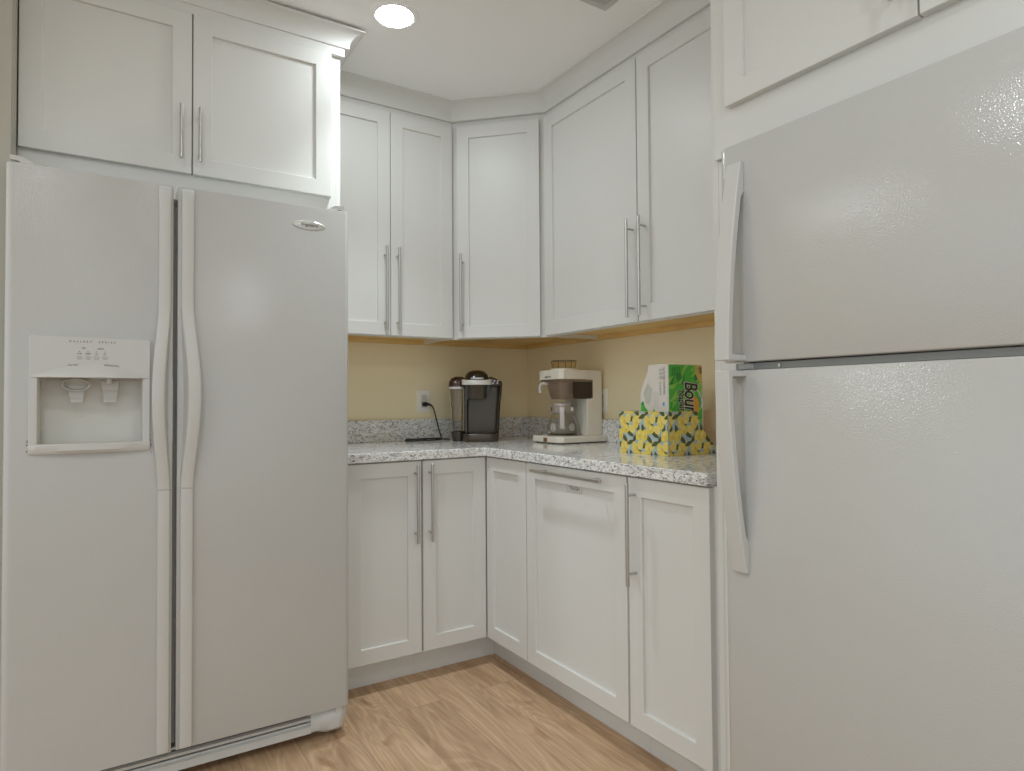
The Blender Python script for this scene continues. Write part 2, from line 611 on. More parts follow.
# granite worktop
t = thing('granite_worktop', 'white and grey speckled granite worktop wrapping the corner with a low backsplash', 'countertop', (-0.4, -0.4, 0.88))
CF = -0.6500
m = MB()
xl, yr = XP + 0.001, -1.8340
inner = [(CF - 0.03, CF), (CF - 0.012, CF - 0.003), (CF - 0.003, CF - 0.012), (CF, CF - 0.03)]
m.prism([(xl, -0.003), (xl, CF)] + inner + [(CF, yr + 0.004), (CF + 0.004, yr), (-0.003, yr), (-0.003, -0.003)], 0.8785, 0.914)
m.build('slab', M['granite'], t, 0.005, 3, smooth=True)
m = MB()
m.prism([(xl, -0.003), (-0.003, -0.003), (-0.003, yr), (-0.0215, yr), (-0.0215, -0.0215), (xl, -0.0215)], 0.9142, 1.0200)
m.build('backsplash', M['granite'], t, 0.0015, 2)

# ---- wall cabinets
ZU, ZC, ZD0, ZD1 = 1.4000, 2.440, 1.4035, 2.4020


def wall_shell(m, poly, skirt=True):
    m.prism(poly, 1.4215, ZC)
    return m


def screw(p, n, parent):
    m = MB()
    p = Vector(p); n = Vector(n)
    m.tube([p, p + n * 0.0015, p + n * 0.0022], [0.0042, 0.0042, 0.002], 10)
    return m.build('screw', M['screw'], parent, smooth=True)


# left run pair
t = thing('wall_cabinet', 'white two-door wall cabinet hanging on the back wall, above the outlet', 'cabinet', (-0.94, -0.15, ZU))
xa, xb = XP + 0.001, -0.6250
m = MB(); m.prism([(xa, -0.004), (xb, -0.004), (xb, -0.2995), (xa, -0.2995)], 1.4215, ZC)
m.box(xa, xb, -0.2995, -0.281, ZU, 1.4215); m.box(xa, xa + 0.016, -0.281, -0.004, ZU, 1.4215); m.box(xb - 0.016, xb, -0.281, -0.004, ZU, 1.4215)
m.build('body', M['cab'], t)
m = MB(); m.box(xa + 0.016, xb - 0.016, -0.281, -0.020, 1.4175, 1.4215); m.build('underside', M['ply'], t)
m = MB(); m.box(xa + 0.001, xb - 0.001, -0.0195, -0.004, 1.3960, 1.4190); hr = m.build('hanging_rail', M['ply'], t, 0.001)
for x in (-1.13, -0.905, -0.70):
    screw((x, -0.0195, 1.407), (0, -1, 0), hr)
d1 = shaker(UL, -1.2450, -0.9375, ZD0, ZD1, t)
bar(UL, (-0.9650, 1.4235), (-0.9650, 1.7930), d1)
d2 = shaker(UL, -0.9340, -0.6290, ZD0, ZD1, t)
bar(UL, (-0.9068, 1.4235), (-0.9068, 1.7930), d2)

# diagonal corner cabinet
t = thing('corner_wall_cabinet', 'white single-door wall cabinet set diagonally across the corner', 'cabinet', (-0.25, -0.25, ZU))
s2 = math.sqrt(0.5)
Sd = -0.9442
Sb = Sd + 0.0207 * math.sqrt(2)
pa, pb = (-0.6242, Sb + 0.6242), (Sb + 0.6242, -0.6242)
m = MB(); m.prism([(-0.004, -0.004), (-0.6242, -0.004), pa, pb, (-0.004, -0.6242)], 1.4215, ZC)
kk = 0.018 * math.sqrt(2)
m.prism([pa, pb, (pb[0] + kk, pb[1]), (pa[0], pa[1] + kk)], ZU, 1.4215)
m.build('body', M['cab'], t)
m = MB(); m.prism([(-0.020, -0.020), (-0.62, -0.020), (pa[0] + 0.004, pa[1] + kk), (pb[0] + kk, pb[1] + 0.004), (-0.020, -0.62)], 1.4175, 1.4215)
m.build('underside', M['ply'], t)
m = MB(); m.box(-0.6235, -0.004, -0.0195, -0.004, 1.3960, 1.4190); m.box(-0.0195, -0.004, -0.6235, -0.0200, 1.3960, 1.4190)
hr = m.build('hanging_rail', M['ply'], t, 0.001)
screw((-0.47, -0.0195, 1.407), (0, -1, 0), hr); screw((-0.0195, -0.30, 1.407), (-1, 0, 0), hr)
# door plane x + y = Sd
DG = Fr((Sd / 2, Sd / 2, 0), (1, -1, 0), (-1, -1, 0))
Ld = (-0.320 + 0.6242) * math.sqrt(2) / 2
d1 = shaker(DG, -Ld + 0.0185, Ld - 0.0185, ZD0, ZD1, t)
bar(DG, (-Ld + 0.0455, 1.4300), (-Ld + 0.0455, 1.7930), d1)

# right run pair
t = thing('wall_cabinet', 'wide white two-door wall cabinet on the right wall above the white coffee maker', 'cabinet', (-0.15, -1.23, ZU))
ya, yb = YP + 0.001, -0.6250
m = MB(); m.prism([(-0.004, ya), (-0.004, yb), (-0.2995, yb), (-0.2995, ya)], 1.4215, ZC)
m.box(-0.2995, -0.281, ya, yb, ZU, 1.4215); m.box(-0.281, -0.004, ya, ya + 0.016, ZU, 1.4215); m.box(-0.281, -0.004, yb - 0.016, yb, ZU, 1.4215)
m.build('body', M['cab'], t)
m = MB(); m.box(-0.281, -0.020, ya + 0.016, yb - 0.016, 1.4175, 1.4215); m.build('underside', M['ply'], t)
m = MB(); m.box(-0.0195, -0.004, ya + 0.001, yb - 0.001, 1.3960, 1.4190); hr = m.build('hanging_rail', M['ply'], t, 0.001)
for y in (-0.74, -1.13, -1.60):
    screw((-0.0195, y, 1.407), (-1, 0, 0), hr)
d1 = shaker(UR, -1.2305, -0.6300, ZD0, ZD1, t, st=0.060)
bar(UR, (-1.2100, 1.4195), (-1.2100, 1.7895), d1)
d2 = shaker(UR, -1.8420, -1.2365, ZD0, ZD1, t, st=0.060)
bar(UR, (-1.2755, 1.4195), (-1.2755, 1.7895), d2)

# crown over the wall cabinets
cove([(XP + 0.001, -0.3060), (-0.6242 - 0.004, -0.3060), (-0.3060, -0.6242 - 0.004), (-0.3060, YP + 0.001)], cove_prof(2.4300, CEIL, 0.056), 'trim_1')

# ---- cabinet over the left refrigerator
t = thing('over_refrigerator_cabinet', 'white two-door cabinet built over the side-by-side refrigerator at left', 'cabinet', (-1.76, -0.3, 1.79))
m = MB(); m.box(-2.2285, -1.2815, -0.6390, -0.004, 1.775, ZC)
m.build('body', M['cab'], t)
FU = Fr((0, -0.6600, 0), (1, 0, 0), (0, -1, 0))
d1 = shaker(FU, -2.2260, -1.7675, 1.8690, 2.4060, t)
bar(FU, (-1.8000, 1.906), (-1.8000, 2.086), d1, off=0.032, r=0.0058, inset=0.026)
d2 = shaker(FU, -1.7630, -1.3010, 1.8690, 2.4060, t)
bar(FU, (-1.7445, 1.904), (-1.7445, 2.084), d2, off=0.032, r=0.0058, inset=0.026)
m = MB(); m.box(-2.2285, -1.2500, -0.6560, -0.6395, 2.4075, 2.4420); m.build('frieze', M['cab'], t, 0.001)

t = thing('refrigerator_end_panel', 'tall white end panel closing the right side of the side-by-side refrigerator', 'panel', (-1.27, -0.3, 0))
m = MB(); m.box(-1.2810, XP, -0.6380, -0.004, 0, ZC)
m.build('board', M['cab'], t)
pr = cove_prof(2.4380, CEIL - 0.009, 0.050)
cove([(-2.2285, -0.6560), (-1.2400, -0.6560), (-1.2400, -0.3620)], pr, 'trim_2')

# ---- cabinet over the right refrigerator and its end panel
t = thing('over_refrigerator_cabinet', 'white two-door cabinet built over the top-freezer refrigerator at right', 'cabinet', (-0.3, -2.39, 1.75))
m = MB(); m.box(-0.6390, -0.004, -2.90, YP - 0.0205, 1.7455, ZC)
m.build('body', M['cab'], t)
FV = Fr((-0.6600, 0, 0), (0, 1, 0), (-1, 0, 0))
d1 = shaker(FV, -2.3850, -1.9180, 1.8640, 2.4060, t)
bar(FV, (-2.3520, 1.902), (-2.3520, 2.082), d1, off=0.032, r=0.0058, inset=0.026)
d2 = shaker(FV, -2.8600, -2.3890, 1.8640, 2.4060, t)
bar(FV, (-2.4220, 1.902), (-2.4220, 2.082), d2, off=0.032, r=0.0058, inset=0.026)
m = MB(); m.box(-0.6560, -0.640, -2.90, YP - 0.0205, 2.4090, 2.4420); m.build('frieze', M['cab'], t, 0.001)
cove([(-0.3700, YP + 0.012), (-0.6500, YP + 0.012), (-0.6500, -2.90)], pr, 'trim_3')
t = thing('refrigerator_end_panel', 'tall white end panel between the counter end and the top-freezer refrigerator', 'panel', (-0.3, -1.857, 0))
m = MB(); m.box(-0.6250, -0.004, YP - 0.0195, YP, 0, ZC)
m.build('board', M['cab'], t, 0.001)
m = MB(); m.box(-0.6245, -0.6050, YP - 0.0900, YP - 0.0198, 0, 1.744)
m.build('filler_strip', M['cab'], t, 0.001)

# ------------------------------------------------------------------ side-by-side refrigerator
FY = -0.8819          # door fronts
t = thing('side_by_side_refrigerator', 'white side-by-side refrigerator with an ice and water dispenser in its left door', 'refrigerator', (-1.77, -0.45, 0))
m = MB(); m.box(-2.2240, -1.3125, -0.790, -0.06, 0.035, 1.742)
m.build('body', M['fbody'], t, 0.004)


def door_section(xa, xb, r=0.018, yb=-0.800, round_l=True, round_r=True):
    pts = [(xb, yb)]
    n = 6
    rr = r if round_r else 0.003
    for k in range(n + 1):
        a = k / n * PI / 2
        pts.append((xb - rr + rr * math.cos(a), FY + rr - rr * math.sin(a)))
    rr = r if round_l else 0.003
    for k in range(n + 1):
        a = k / n * PI / 2
        pts.append((xa + rr - rr * math.sin(a), FY + rr - rr * math.cos(a)))
    pts.append((xa, yb))
    return pts


def capped(m, sec, z0, z1, e=0.004):
    """vertical prism whose top and bottom edges are eased"""
    cx = sum(p[0] for p in sec) / len(sec); cy = sum(p[1] for p in sec) / len(sec)
    def sc(d):
        out = []
        for p in sec:
            v = Vector((p[0] - cx, p[1] - cy)); L = max(abs(v.x), 1e-6)
            out.append((p[0] - math.copysign(min(d, abs(v.x)), v.x), p[1] - (math.copysign(d, v.y) if p[1] < -0.85 else 0)))
        return out
    rings = []
    for z, d in ((z0, e), (z0 + e * 0.3, e * 0.3), (z0 + e, 0), (z1 - e, 0), (z1 - e * 0.3, e * 0.3), (z1, e)):
        rings.append([(p[0], p[1], z) for p in sc(d)])
    m.loft(rings)


XL0, XL1, XR0, XR1 = -2.2310, -1.8370, -1.8255, -1.3085
DZ0, DZ1 = 0.1000, 1.7540
# freezer door, with the dispenser opening left out
hx0, hx1, hz0, hz1 = -2.1560, -1.9150, 1.0000, 1.1830
m = MB()
m2 = MB()
def easy(m, sec, z0, z1): m.prism(sec, z0, z1)
secL = door_section(XL0, XL1, 0.020, round_r=False)
bm_ = m
# lower and upper solid stretches, then the two cheeks beside the opening
m.prism(secL, DZ0, hz0); m.prism(secL, hz1, DZ1 - 0.003)
cx_, cy_ = (XL0 + XL1) / 2, -0.84
m.loft([[(p[0], p[1], DZ1 - 0.003) for p in secL], [(p[0] + (0.0012 if p[0] < cx_ else -0.0012), p[1] + (0.0012 if p[1] < -0.85 else 0), DZ1 - 0.0008) for p in secL],
        [(p[0] + (0.003 if p[0] < cx_ else -0.003), p[1] + (0.003 if p[1] < -0.85 else 0), DZ1) for p in secL]])
m.prism([p for p in secL if p[0] < hx0] + [(hx0, -0.800)][:0], hz0, hz1) if False else None
left = [(XL0, -0.800)] + [(hx0, -0.800), (hx0, FY)]
n = 6
for k in range(n + 1):
    a = k / n * PI / 2
    left.append((XL0 + 0.020 - 0.020 * math.sin(a), FY + 0.020 - 0.020 * math.cos(a)))
m.prism(left, hz0, hz1)
m.box(hx1, XL1, FY, -0.800, hz0, hz1)
fd = m.build('freezer_door', M['fridge'], t, smooth=True, angle=30)
m = MB()
capped(m, door_section(XR0, XR1, 0.016, round_l=False), DZ0, DZ1, 0.003)
rd = m.build('refrigerator_door', M['fridge'], t, smooth=True, angle=30)
# gasket seen in the gap
m = MB(); m.box(XL1 + 0.0005, XR0 - 0.0005, -0.8480, -0.7905, DZ0 + 0.01, 1.700); m.build('gasket', M['fgrey'], t)


def smooth01(x):
    x = max(0.0, min(1.0, x))
    return x * x * (3 - 2 * x)


def sbs_handle(side, parent):
    """side -1: on the freezer door, +1: on the other one; bows outwards around z = 1.12"""
    if side < 0: f0, f1 = -1.8755, -1.8430
    else: f0, f1 = -1.8165, -1.7825
    rings = []
    N = 40
    z0, z1 = 0.8610, 1.7470
    for k in range(N + 1):
        z = z1 + (z0 - z1) * k / N
        tt = (1.400 - z) / (1.400 - 0.860)
        tt = max(0, min(1, tt))
        w = math.sin(PI * tt) ** 1.4
        p = 0.0135 + 0.030 * w
        s = side * 0.0175 * w - 0.000
        sb = side * 0.008 * w
        e = 0.005
        if k == 0: p *= 0.45
        if k == 1: z = z1 - 0.008
        y0, y1 = FY + 0.001, FY - p
        rings.append([(f0 + sb, y0, z), (f0 + s, y1 + e, z), (f0 + s + e * 0.3, y1 + e * 0.3, z), (f0 + s + e, y1, z),
                      (f1 + s - e, y1, z), (f1 + s - e * 0.3, y1 + e * 0.3, z), (f1 + s, y1 + e, z), (f1 + sb, y0, z)])
    m = MB(); m.loft(rings)
    h = m.build('handle', M['fplastic'], parent, smooth=True, angle=50)
    rings = []
    for k, (z, q) in enumerate(((0.8600, 0.0135), (0.115, 0.0135), (0.1075, 0.0125), (0.1055, 0.009))):
        e = 0.005
        y0, y1 = FY + 0.001, FY - q
        rings.append([(f0, y0, z), (f0, y1 + e, z), (f0 + e * 0.3, y1 + e * 0.3, z), (f0 + e, y1, z),
                      (f1 - e, y1, z), (f1 - e * 0.3, y1 + e * 0.3, z), (f1, y1 + e, z), (f1, y0, z)])
    m = MB(); m.loft(rings)
    m.build('handle_trim', M['fplastic'], parent, smooth=True, angle=50)
    return h


sbs_handle(-1, fd)
sbs_handle(1, rd)

# badge
m = MB()
bc = (-1.4430, FY, 1.6895)
rings = []
for k, (q, d) in enumerate(((1.0, 0.0005), (1.0, 0.003), (0.96, 0.0055), (0.86, 0.0068))):
    rings.append([(bc[0] + 0.0535 * q * math.cos(2 * PI * i / 40), FY - d, bc[2] + 0.0155 * (q if k < 3 else q * 0.9) * math.sin(2 * PI * i / 40)) for i in range(40)])
m.loft(rings)
bd = m.build('badge', plain('badge_silver', (0.68, 0.67, 0.65), 0.28, 0.3), rd, smooth=True, angle=50)
m = MB(); text_into(m, 'Frigidaire', (bc[0], FY - 0.0068, bc[2] - 0.004), (1, 0, 0), (0, 0, 1), 0.0145, 0.0004, 'CENTER', 1.0, 0.25, offset=0.0002)
m.build('badge_lettering', M['ink'], rd)

# dispenser
fx0, fx1, fz0, fz1 = -2.1770, -1.8955, 0.9750, 1.2945
m = MB()
# bezel side rails
for a, c in ((fx0, hx0 + 0.001), (hx1 - 0.001, fx1)):
    m = MB()
    m.prism([(a, FY + 0.001), (c, FY + 0.001), (c - (0.003 if a == fx0 else 0), FY - 0.0085), (a + (0.003 if a != fx0 else 0.0), FY - 0.0085)], 1.000, 1.186)
    m.build('dispenser_rail', M['fplastic'], t, 0.002)
m = MB()
rc = 0.009
poly = [(fx0, 1.184), (fx1, 1.184)]
for k in range(6):
    a = k / 5 * PI / 2
    poly.append((fx1 - rc + rc * math.cos(a), fz1 - rc + rc * math.sin(a)))
for k in range(6):
    a = PI / 2 + k / 5 * PI / 2
    poly.append((fx0 + rc + rc * math.cos(a), fz1 - rc + rc * math.sin(a)))
m.prism(poly, FY + 0.001, FY - 0.0095, 'y')
# raised rim line around the panel
rim = MB()
# visor along the panel's lower edge
NV = 24
rings = []
for k in range(NV + 1):
    s = -1 + 2 * k / NV
    x = fx0 + 0.004 + (fx1 - fx0 - 0.008) * k / NV
    h = 0.005 + 0.034 * (1 - s * s)
    pr_ = 0.0008 + 0.020 * (1 - s * s)
    rings.append([(x, FY - 0.0090, 1.182 + h), (x, FY - 0.0097 - pr_ * 0.35, 1.182 + h * 0.62), (x, FY - 0.0098 - pr_, 1.1825), (x, FY - 0.002, 1.1820)])
m.loft(rings)
pn = m.build('control_panel', M['fplastic'], t, 0.0015, 2, smooth=True, angle=30)
for bx in (-2.0650, -2.0455, -2.0258, -2.0062):
    m = MB()
    rings = [[(bx + 0.0068 * q * math.cos(2 * PI * i / 20), FY - 0.0095 - d, 1.2385 + 0.0058 * q * math.sin(2 * PI * i / 20)) for i in range(20)] for q, d in ((1, -0.001), (1, 0.0008), (0.85, 0.0016))]
    m.loft(rings); m.build('button', M['button'], pn, smooth=True)
m = MB()
py = FY - 0.0095
text_into(m, 'GALLERY  SERIES', (-2.0350, py, 1.2795), (1, 0, 0), (0, 0, 1), 0.0066, 0.0004, 'CENTER', 2.25, offset=0.0003)
m.build('lettering', M['ink_soft'], pn)
m = MB()
text_into(m, 'ICE', (-2.0555, py, 1.2625), (1, 0, 0), (0, 0, 1), 0.005, 0.0004, 'CENTER', 1.1, offset=0.0003)
text_into(m, 'LIGHT', (-2.0160, py, 1.2615), (1, 0, 0), (0, 0, 1), 0.005, 0.0004, 'CENTER', 1.1, offset=0.0003)
for bx, s in ((-2.0650, 'CUBE'), (-2.0455, 'CRUSH'), (-2.0258, 'ON'), (-2.0062, 'OFF')):
    text_into(m, s, (bx, py, 1.2472), (1, 0, 0), (0, 0, 1), 0.0042, 0.0004, 'CENTER', 1.0, offset=0.0002)
    m.prism([(bx + 0.0014 * math.cos(2 * PI * i / 10), 1.2545 + 0.0014 * math.sin(2 * PI * i / 10)) for i in range(10)], py + 0.0002, py - 0.0005, 'y')
m.build('lettering', M['ink_soft'], pn)
m = MB()
text_into(m, 'FILTER', (-2.0790, py - 0.0012, 1.2145), (1, 0, 0.06), (-0.06, 0, 1), 0.0060, 0.0004, 'CENTER', 1.35, offset=0.0002)
m.build('lettering', M['ink_soft'], pn)
m = MB()
text_into(m, 'MONITOR', (-1.9900, py - 0.0012, 1.2150), (1, 0, -0.08), (0.08, 0, 1), 0.0060, 0.0004, 'CENTER', 1.35, offset=0.0002)
m.build('lettering', M['ink_soft'], pn)
# recess liner
m = MB()
ry = -0.8080
m.box(hx0 - 0.003, hx1 + 0.003, ry, ry + 0.004, hz0 - 0.003, hz1 + 0.003)
m.box(hx0 - 0.004, hx0 + 0.001, FY + 0.002, ry, hz0 - 0.003, hz1 + 0.003)
m.box(hx1 - 0.001, hx1 + 0.004, FY + 0.002, ry, hz0 - 0.003, hz1 + 0.003)
m.box(hx0 + 0.001, hx1 - 0.001, FY + 0.002, ry, hz1 - 0.001, hz1 + 0.004)
m.box(hx0 + 0.001, hx1 - 0.001, FY + 0.002, ry, hz0 - 0.004, hz0 + 0.001)
m.build('dispenser_recess', plain('dispenser_liner', (0.66, 0.645, 0.605), 0.45), t)
# dark slots at the roof of the recess
for xa_, xb_ in ((-2.142, -2.108), (-1.972, -1.926)):
    m = MB(); m.box(xa_, xb_, -0.850, -0.838, 1.1765, 1.1818); m.build('slot', M['fgrey'], t)
# ice chute: a ring tilted towards the glass
def tilted(q, dy, dz):
    return [(-2.0735 + q * math.cos(2 * PI * i / 32), -0.8500 + dy + q * 0.36 * math.sin(2 * PI * i / 32), 1.1655 + dz - q * 0.50 * math.sin(2 * PI * i / 32)) for i in range(32)]
m = MB()
m.loft([tilted(0.026, 0.040, 0.008), tilted(0.0335, 0.002, 0.000), tilted(0.0345, -0.001, -0.001), tilted(0.0335, -0.0035, -0.002), tilted(0.0300, -0.0025, -0.001), tilted(0.0270, 0.014, 0.004)], caps=False)
ch = m.build('ice_chute', M['fplastic'], t, smooth=True, angle=60)
m = MB(); m.face(tilted(0.0272, 0.013, 0.0038)); m.build('flap', M['button'], ch)
# levers
def lever(xc, w, name):
    m = MB()
    prof = [(-0.826, 1.178), (-0.830, 1.150), (-0.838, 1.128), (-0.848, 1.116)]
    rings = []
    for i, (yy, zz) in enumerate(prof):
        ww = w * (1 - 0.16 * i) if i < 3 else w * 0.62
        rings.append([(xc - ww / 2, yy, zz), (xc + ww / 2, yy, zz), (xc + ww / 2, yy - 0.004, zz - 0.0015), (xc - ww / 2, yy - 0.004, zz - 0.0015)])
    m.loft(rings)
    return m.build(name, M['fplastic'], t, 0.0012)
lever(-2.0720, 0.046, 'ice_lever')
lever(-1.9930, 0.046, 'water_lever')
m = MB(); m.lathe([(0.007, 0), (0.0075, -0.012), (0.006, -0.016)], (-1.995, -0.846, 1.183), 16); m.build('water_nozzle', M['fplastic'], t, smooth=True)
# drip tray
m = MB()
rings = []
for k in range(NV + 1):
    s = -1 + 2 * k / NV
    x = fx0 + (fx1 - fx0) * k / NV
    p0 = 0.0085 + 0.016 * (1 - s * s)
    e = 0.006 if 0 < k < NV else 0.010
    rings.append([(x, FY + 0.001, fz0 + e * 0.4), (x, FY - p0 * 0.75 + 0.002, fz0 + e * 0.3), (x, FY - p0, fz0 + e + 0.004), (x, FY - p0, 1.000), (x, FY - p0 + 0.003, 1.0035), (x, FY + 0.02, 1.0035), (x, FY + 0.02, 0.9985), (x, FY + 0.001, 0.9985)])
m.loft(rings)
m.build('drip_tray', M['fplastic'], t, smooth=True, angle=40)

# hinge covers and kick grille
def hinge(xc, s):
    m = MB()
    rings = []
    for k in range(9):
        a = k / 8
        x = xc + s * (-0.050 + 0.066 * a)
        z = DZ1 + 0.001 + 0.0185 * smooth01(a * 1.5)
        rings.append([(x, -0.876 + 0.012 * (1 - a), DZ1 + 0.0005 if k < 6 else DZ1 + 0.007), (x, -0.876 + 0.012 * (1 - a), z), (x, -0.74, z), (x, -0.74, DZ1 + 0.0005 if k < 6 else DZ1 + 0.007)])
    m.loft(rings)
    m.build('hinge_cover', M['fplastic'], t, 0.0015)
hinge(-2.206, -1)
hinge(-1.3390, 1)
m = MB()
m.prism([(-0.860, 0.030), (-0.860, 0.052), (-0.848, 0.0545), (-0.848, 0.060), (-0.838, 0.060), (-0.838, 0.066), (-0.852, 0.068), (-0.852, 0.076), (-0.838, 0.078), (-0.838, 0.086), (-0.846, 0.088), (-0.846, 0.094), (-0.800, 0.094), (-0.800, 0.030)], -2.19, -1.4300, 'x')
m.build('kick_grille', M['fplastic'], t)
m = MB()
for z in (0.062, 0.081):
    m.box(-2.185, -1.4350, -0.8385, -0.8355, z - 0.004, z + 0.004)
m.build('grille_slot', plain('grille_shadow_slot', (0.10, 0.098, 0.095), 0.7), t)
# right foot
m = MB()
rings = []
for k in range(13):
    a = k / 12
    x = -1.4300 + 0.118 * a
    zb = 0.030 - 0.028 * smooth01(a * 2.2) if a < 0.9 else 0.002 + 0.02 * smooth01((a - 0.9) * 10)
    zt = 0.092
    yf = -0.860 - 0.014 * smooth01(a * 2) + 0.018 * smooth01((a - 0.8) * 5)
    q = 0.05 + 0.95 * smooth01(a * 2.6)
    rings.append([(x, yf + 0.058 * q, zb), (x, yf + 0.026 * q, zb + 0.010 * q + 0.002), (x, yf + 0.006 * q, zb + 0.024 * q + 0.004), (x, yf, zt - 0.030), (x, yf + 0.002, zt - 0.014), (x, yf + 0.012, zt), (x, -0.79, zt), (x, -0.79, zb)])
m.loft(rings)
m.build('foot', M['fplastic'], t, smooth=True, angle=40)
m = MB(); m.box(-1.352, -1.330, -0.872, -0.850, 0.080, 0.0985); m.build('bottom_hinge', M['fplastic'], t, 0.002)
m = MB(); m.box(-1.335, -1.315, -0.858, -0.805, 0.0905, 0.0985); m.build('bottom_hinge_bracket', M['steel'], t, 0.001)
m = MB(); m.box(-2.222, -2.180, -0.855, -0.80, 0.0, 0.094); m.build('foot', M['fplastic'], t, 0.004)
# brown wear marks beside the tray
rnd = random.Random(4)
RUST = plain('rust_brown', (0.12, 0.055, 0.025), 0.8)
for cx0, cz0, n_ in ((-1.8935, 0.998, 11), (-2.1795, 1.002, 8)):
    m = MB()
    for k in range(n_):
        x = cx0 + rnd.uniform(-0.0022, 0.0022); z = cz0 + rnd.gauss(0, 0.010); q = rnd.uniform(0.0007, 0.002)
        m.prism([(x + q * math.cos(a) * rnd.uniform(.6, 1), z + q * 1.5 * math.sin(a) * rnd.uniform(.6, 1)) for a in [2 * PI * i / 7 for i in range(7)]], FY - 0.0002, FY - 0.0008, 'y')
    m.build('rust_mark', RUST, t)

# ------------------------------------------------------------------ top-freezer refrigerator
FX = -0.8000
ry0, ry1 = -2.7700, -2.0100
t = thing('top_freezer_refrigerator', 'white top-freezer refrigerator with curved handles in the right foreground', 'refrigerator', (-0.4, -2.39, 0))
m = MB(); m.box(-0.715, -0.05, ry0 + 0.004, ry1 - 0.004, 0.03, 1.678); m.build('body', M['fbody'], t, 0.004)


def tf_section(r=0.022):
    pts = [(-0.722, ry0), ]
    n = 6
    for k in range(n + 1):
        a = k / n * PI / 2
        pts.append((FX + r - r * math.sin(a), ry0 + r - r * math.cos(a)))
    for k in range(n + 1):
        a = k / n * PI / 2
        pts.append((FX + r - r * math.cos(a), ry1 - r + r * math.sin(a)))
    pts.append((-0.722, ry1))
    return pts


def tf_door(z0, z1, name):
    sec = tf_section()
    cyy = (ry0 + ry1) / 2
    def ease(d): return [(p[0] + (d if p[0] < -0.75 else 0), p[1] + (d if p[1] < cyy else -d)) for p in sec]
    m = MB()
    e = 0.004
    m.loft([[(p[0], p[1], z) for p in ease(d)] for z, d in ((z0, e), (z0 + e * .3, e * .3), (z0 + e, 0), (z1 - e, 0), (z1 - e * .3, e * .3), (z1, e))])
    return m.build(name, M['fridge'], t, smooth=True, angle=30)


fd = tf_door(1.1945, 1.6915, 'freezer_door')
rd = tf_door(0.105, 1.1765, 'refrigerator_door')
m = MB(); m.box(-0.7215, -0.7155, ry0 + 0.02, ry1 - 0.02, 0.12, 1.66); m.build('gasket', M['fgrey'], t)
m = MB(); m.box(-0.770, -0.7225, ry0 + 0.03, ry1 - 0.02, 1.1785, 1.1925); m.build('mullion', M['fbody'], t)
m = MB(); m.tube([(-0.7700, -2.145, 1.1845), (-0.7740, -2.145, 1.1845)], 0.0035, 10); m.build('screw', M['screw'], t)
m = MB(); m.box(-0.775, -0.72, ry1 - 0.07, ry1 - 0.03, 1.179, 1.1920); m.build('stop_block', M['fplastic'], t, 0.001)


def tf_handle(zfar, zmid, parent):
    """solid strip that springs from the door at zfar and stands proud at zmid, where a foot returns to the door"""
    s = 1 if zfar > zmid else -1
    L = abs(zfar - zmid)
    out, inn = [], []
    N = 22
    for k in range(N + 1):
        a = k / N
        z = zfar - s * L * a
        p = 0.010 + 0.050 * (1 - (1 - a) ** 1.9)
        out.append((FX - p, z))
        ti = 0.014
        if a > 0.16:
            inn.append((min(FX - p + ti + 0.004 * (1 - a), FX + 0.001), z + s * 0.0))
    foot = zmid + s * 0.013
    inn = [q for q in inn if s * (q[1] - foot) > 0.004]
    xin = inn[-1][0]
    poly = out + [(FX + 0.001, zmid), (FX + 0.001, foot), (xin, foot)] + inn[::-1] + [(FX + 0.001, zfar - s * L * 0.15), (FX + 0.001, zfar)]
    m = MB()
    m.prism(poly, -2.0820, -2.0430, 'y')
    return m.build('handle', M['fplastic'], parent, 0.0025, 2)


tf_handle(1.6440, 1.1965, fd)
tf_handle(0.7260, 1.1745, rd)
m = MB(); m.box(-0.76, -0.70, ry0 + 0.02, ry1 - 0.02, 0.012, 0.098); m.build('kick_grille', M['fplastic'], t, 0.004)
for yy in (ry0 + 0.05, ry1 - 0.05):
    m = MB(); m.lathe([(0.018, 0.0), (0.018, 0.012), (0.008, 0.013), (0.008, 0.031)], (-0.66, yy, 0), 16); m.build('foot', M['fgrey'], t)

# ------------------------------------------------------------------ outlets
def outlet(name_label, org, U, N):
    fr = Fr(org, U, N)
    t = thing('outlet', name_label, 'outlet', org)
    m = MB()
    P = fr.p
    def ring(a, w): return [P(-0.035 + a, w, -0.057 + a), P(0.035 - a, w, -0.057 + a), P(0.035 - a, w, 0.057 - a), P(-0.035 + a, w, 0.057 - a)]
    m.loft([ring(0, 0.0005), ring(0, 0.0035), ring(0.003, 0.0058)])
    m.build('cover_plate', M['outlet'], t)
    m = MB()
    def rr(a, w): return [P(-0.0165 + a, w, -0.033 + a), P(0.0165 - a, w, -0.033 + a), P(0.0165 - a, w, 0.033 - a), P(-0.0165 + a, w, 0.033 - a)]
    m.loft([rr(0, 0.005), rr(0, 0.0070), rr(0.0012, 0.0078)])
    m.build('receptacle', plain('receptacle_white', (0.74, 0.71, 0.64), 0.35), t)
    m = MB()
    for zc in (0.0165, -0.0165):
        for du in (-0.006, 0.006):
            m.loft([[P(du - 0.0010, w, zc + 0.001), P(du + 0.0010, w, zc + 0.001), P(du + 0.0010, w, zc + 0.0085), P(du - 0.0010, w, zc + 0.0085)] for w in (0.0076, 0.0081)])
        m.loft([[P(0.0024 * math.cos(a), w, zc - 0.006 + 0.0024 * math.sin(a)) for a in [2 * PI * i / 10 for i in range(10)]] for w in (0.0076, 0.0081)])
    m.build('slot', M['ink'], t)
    return t


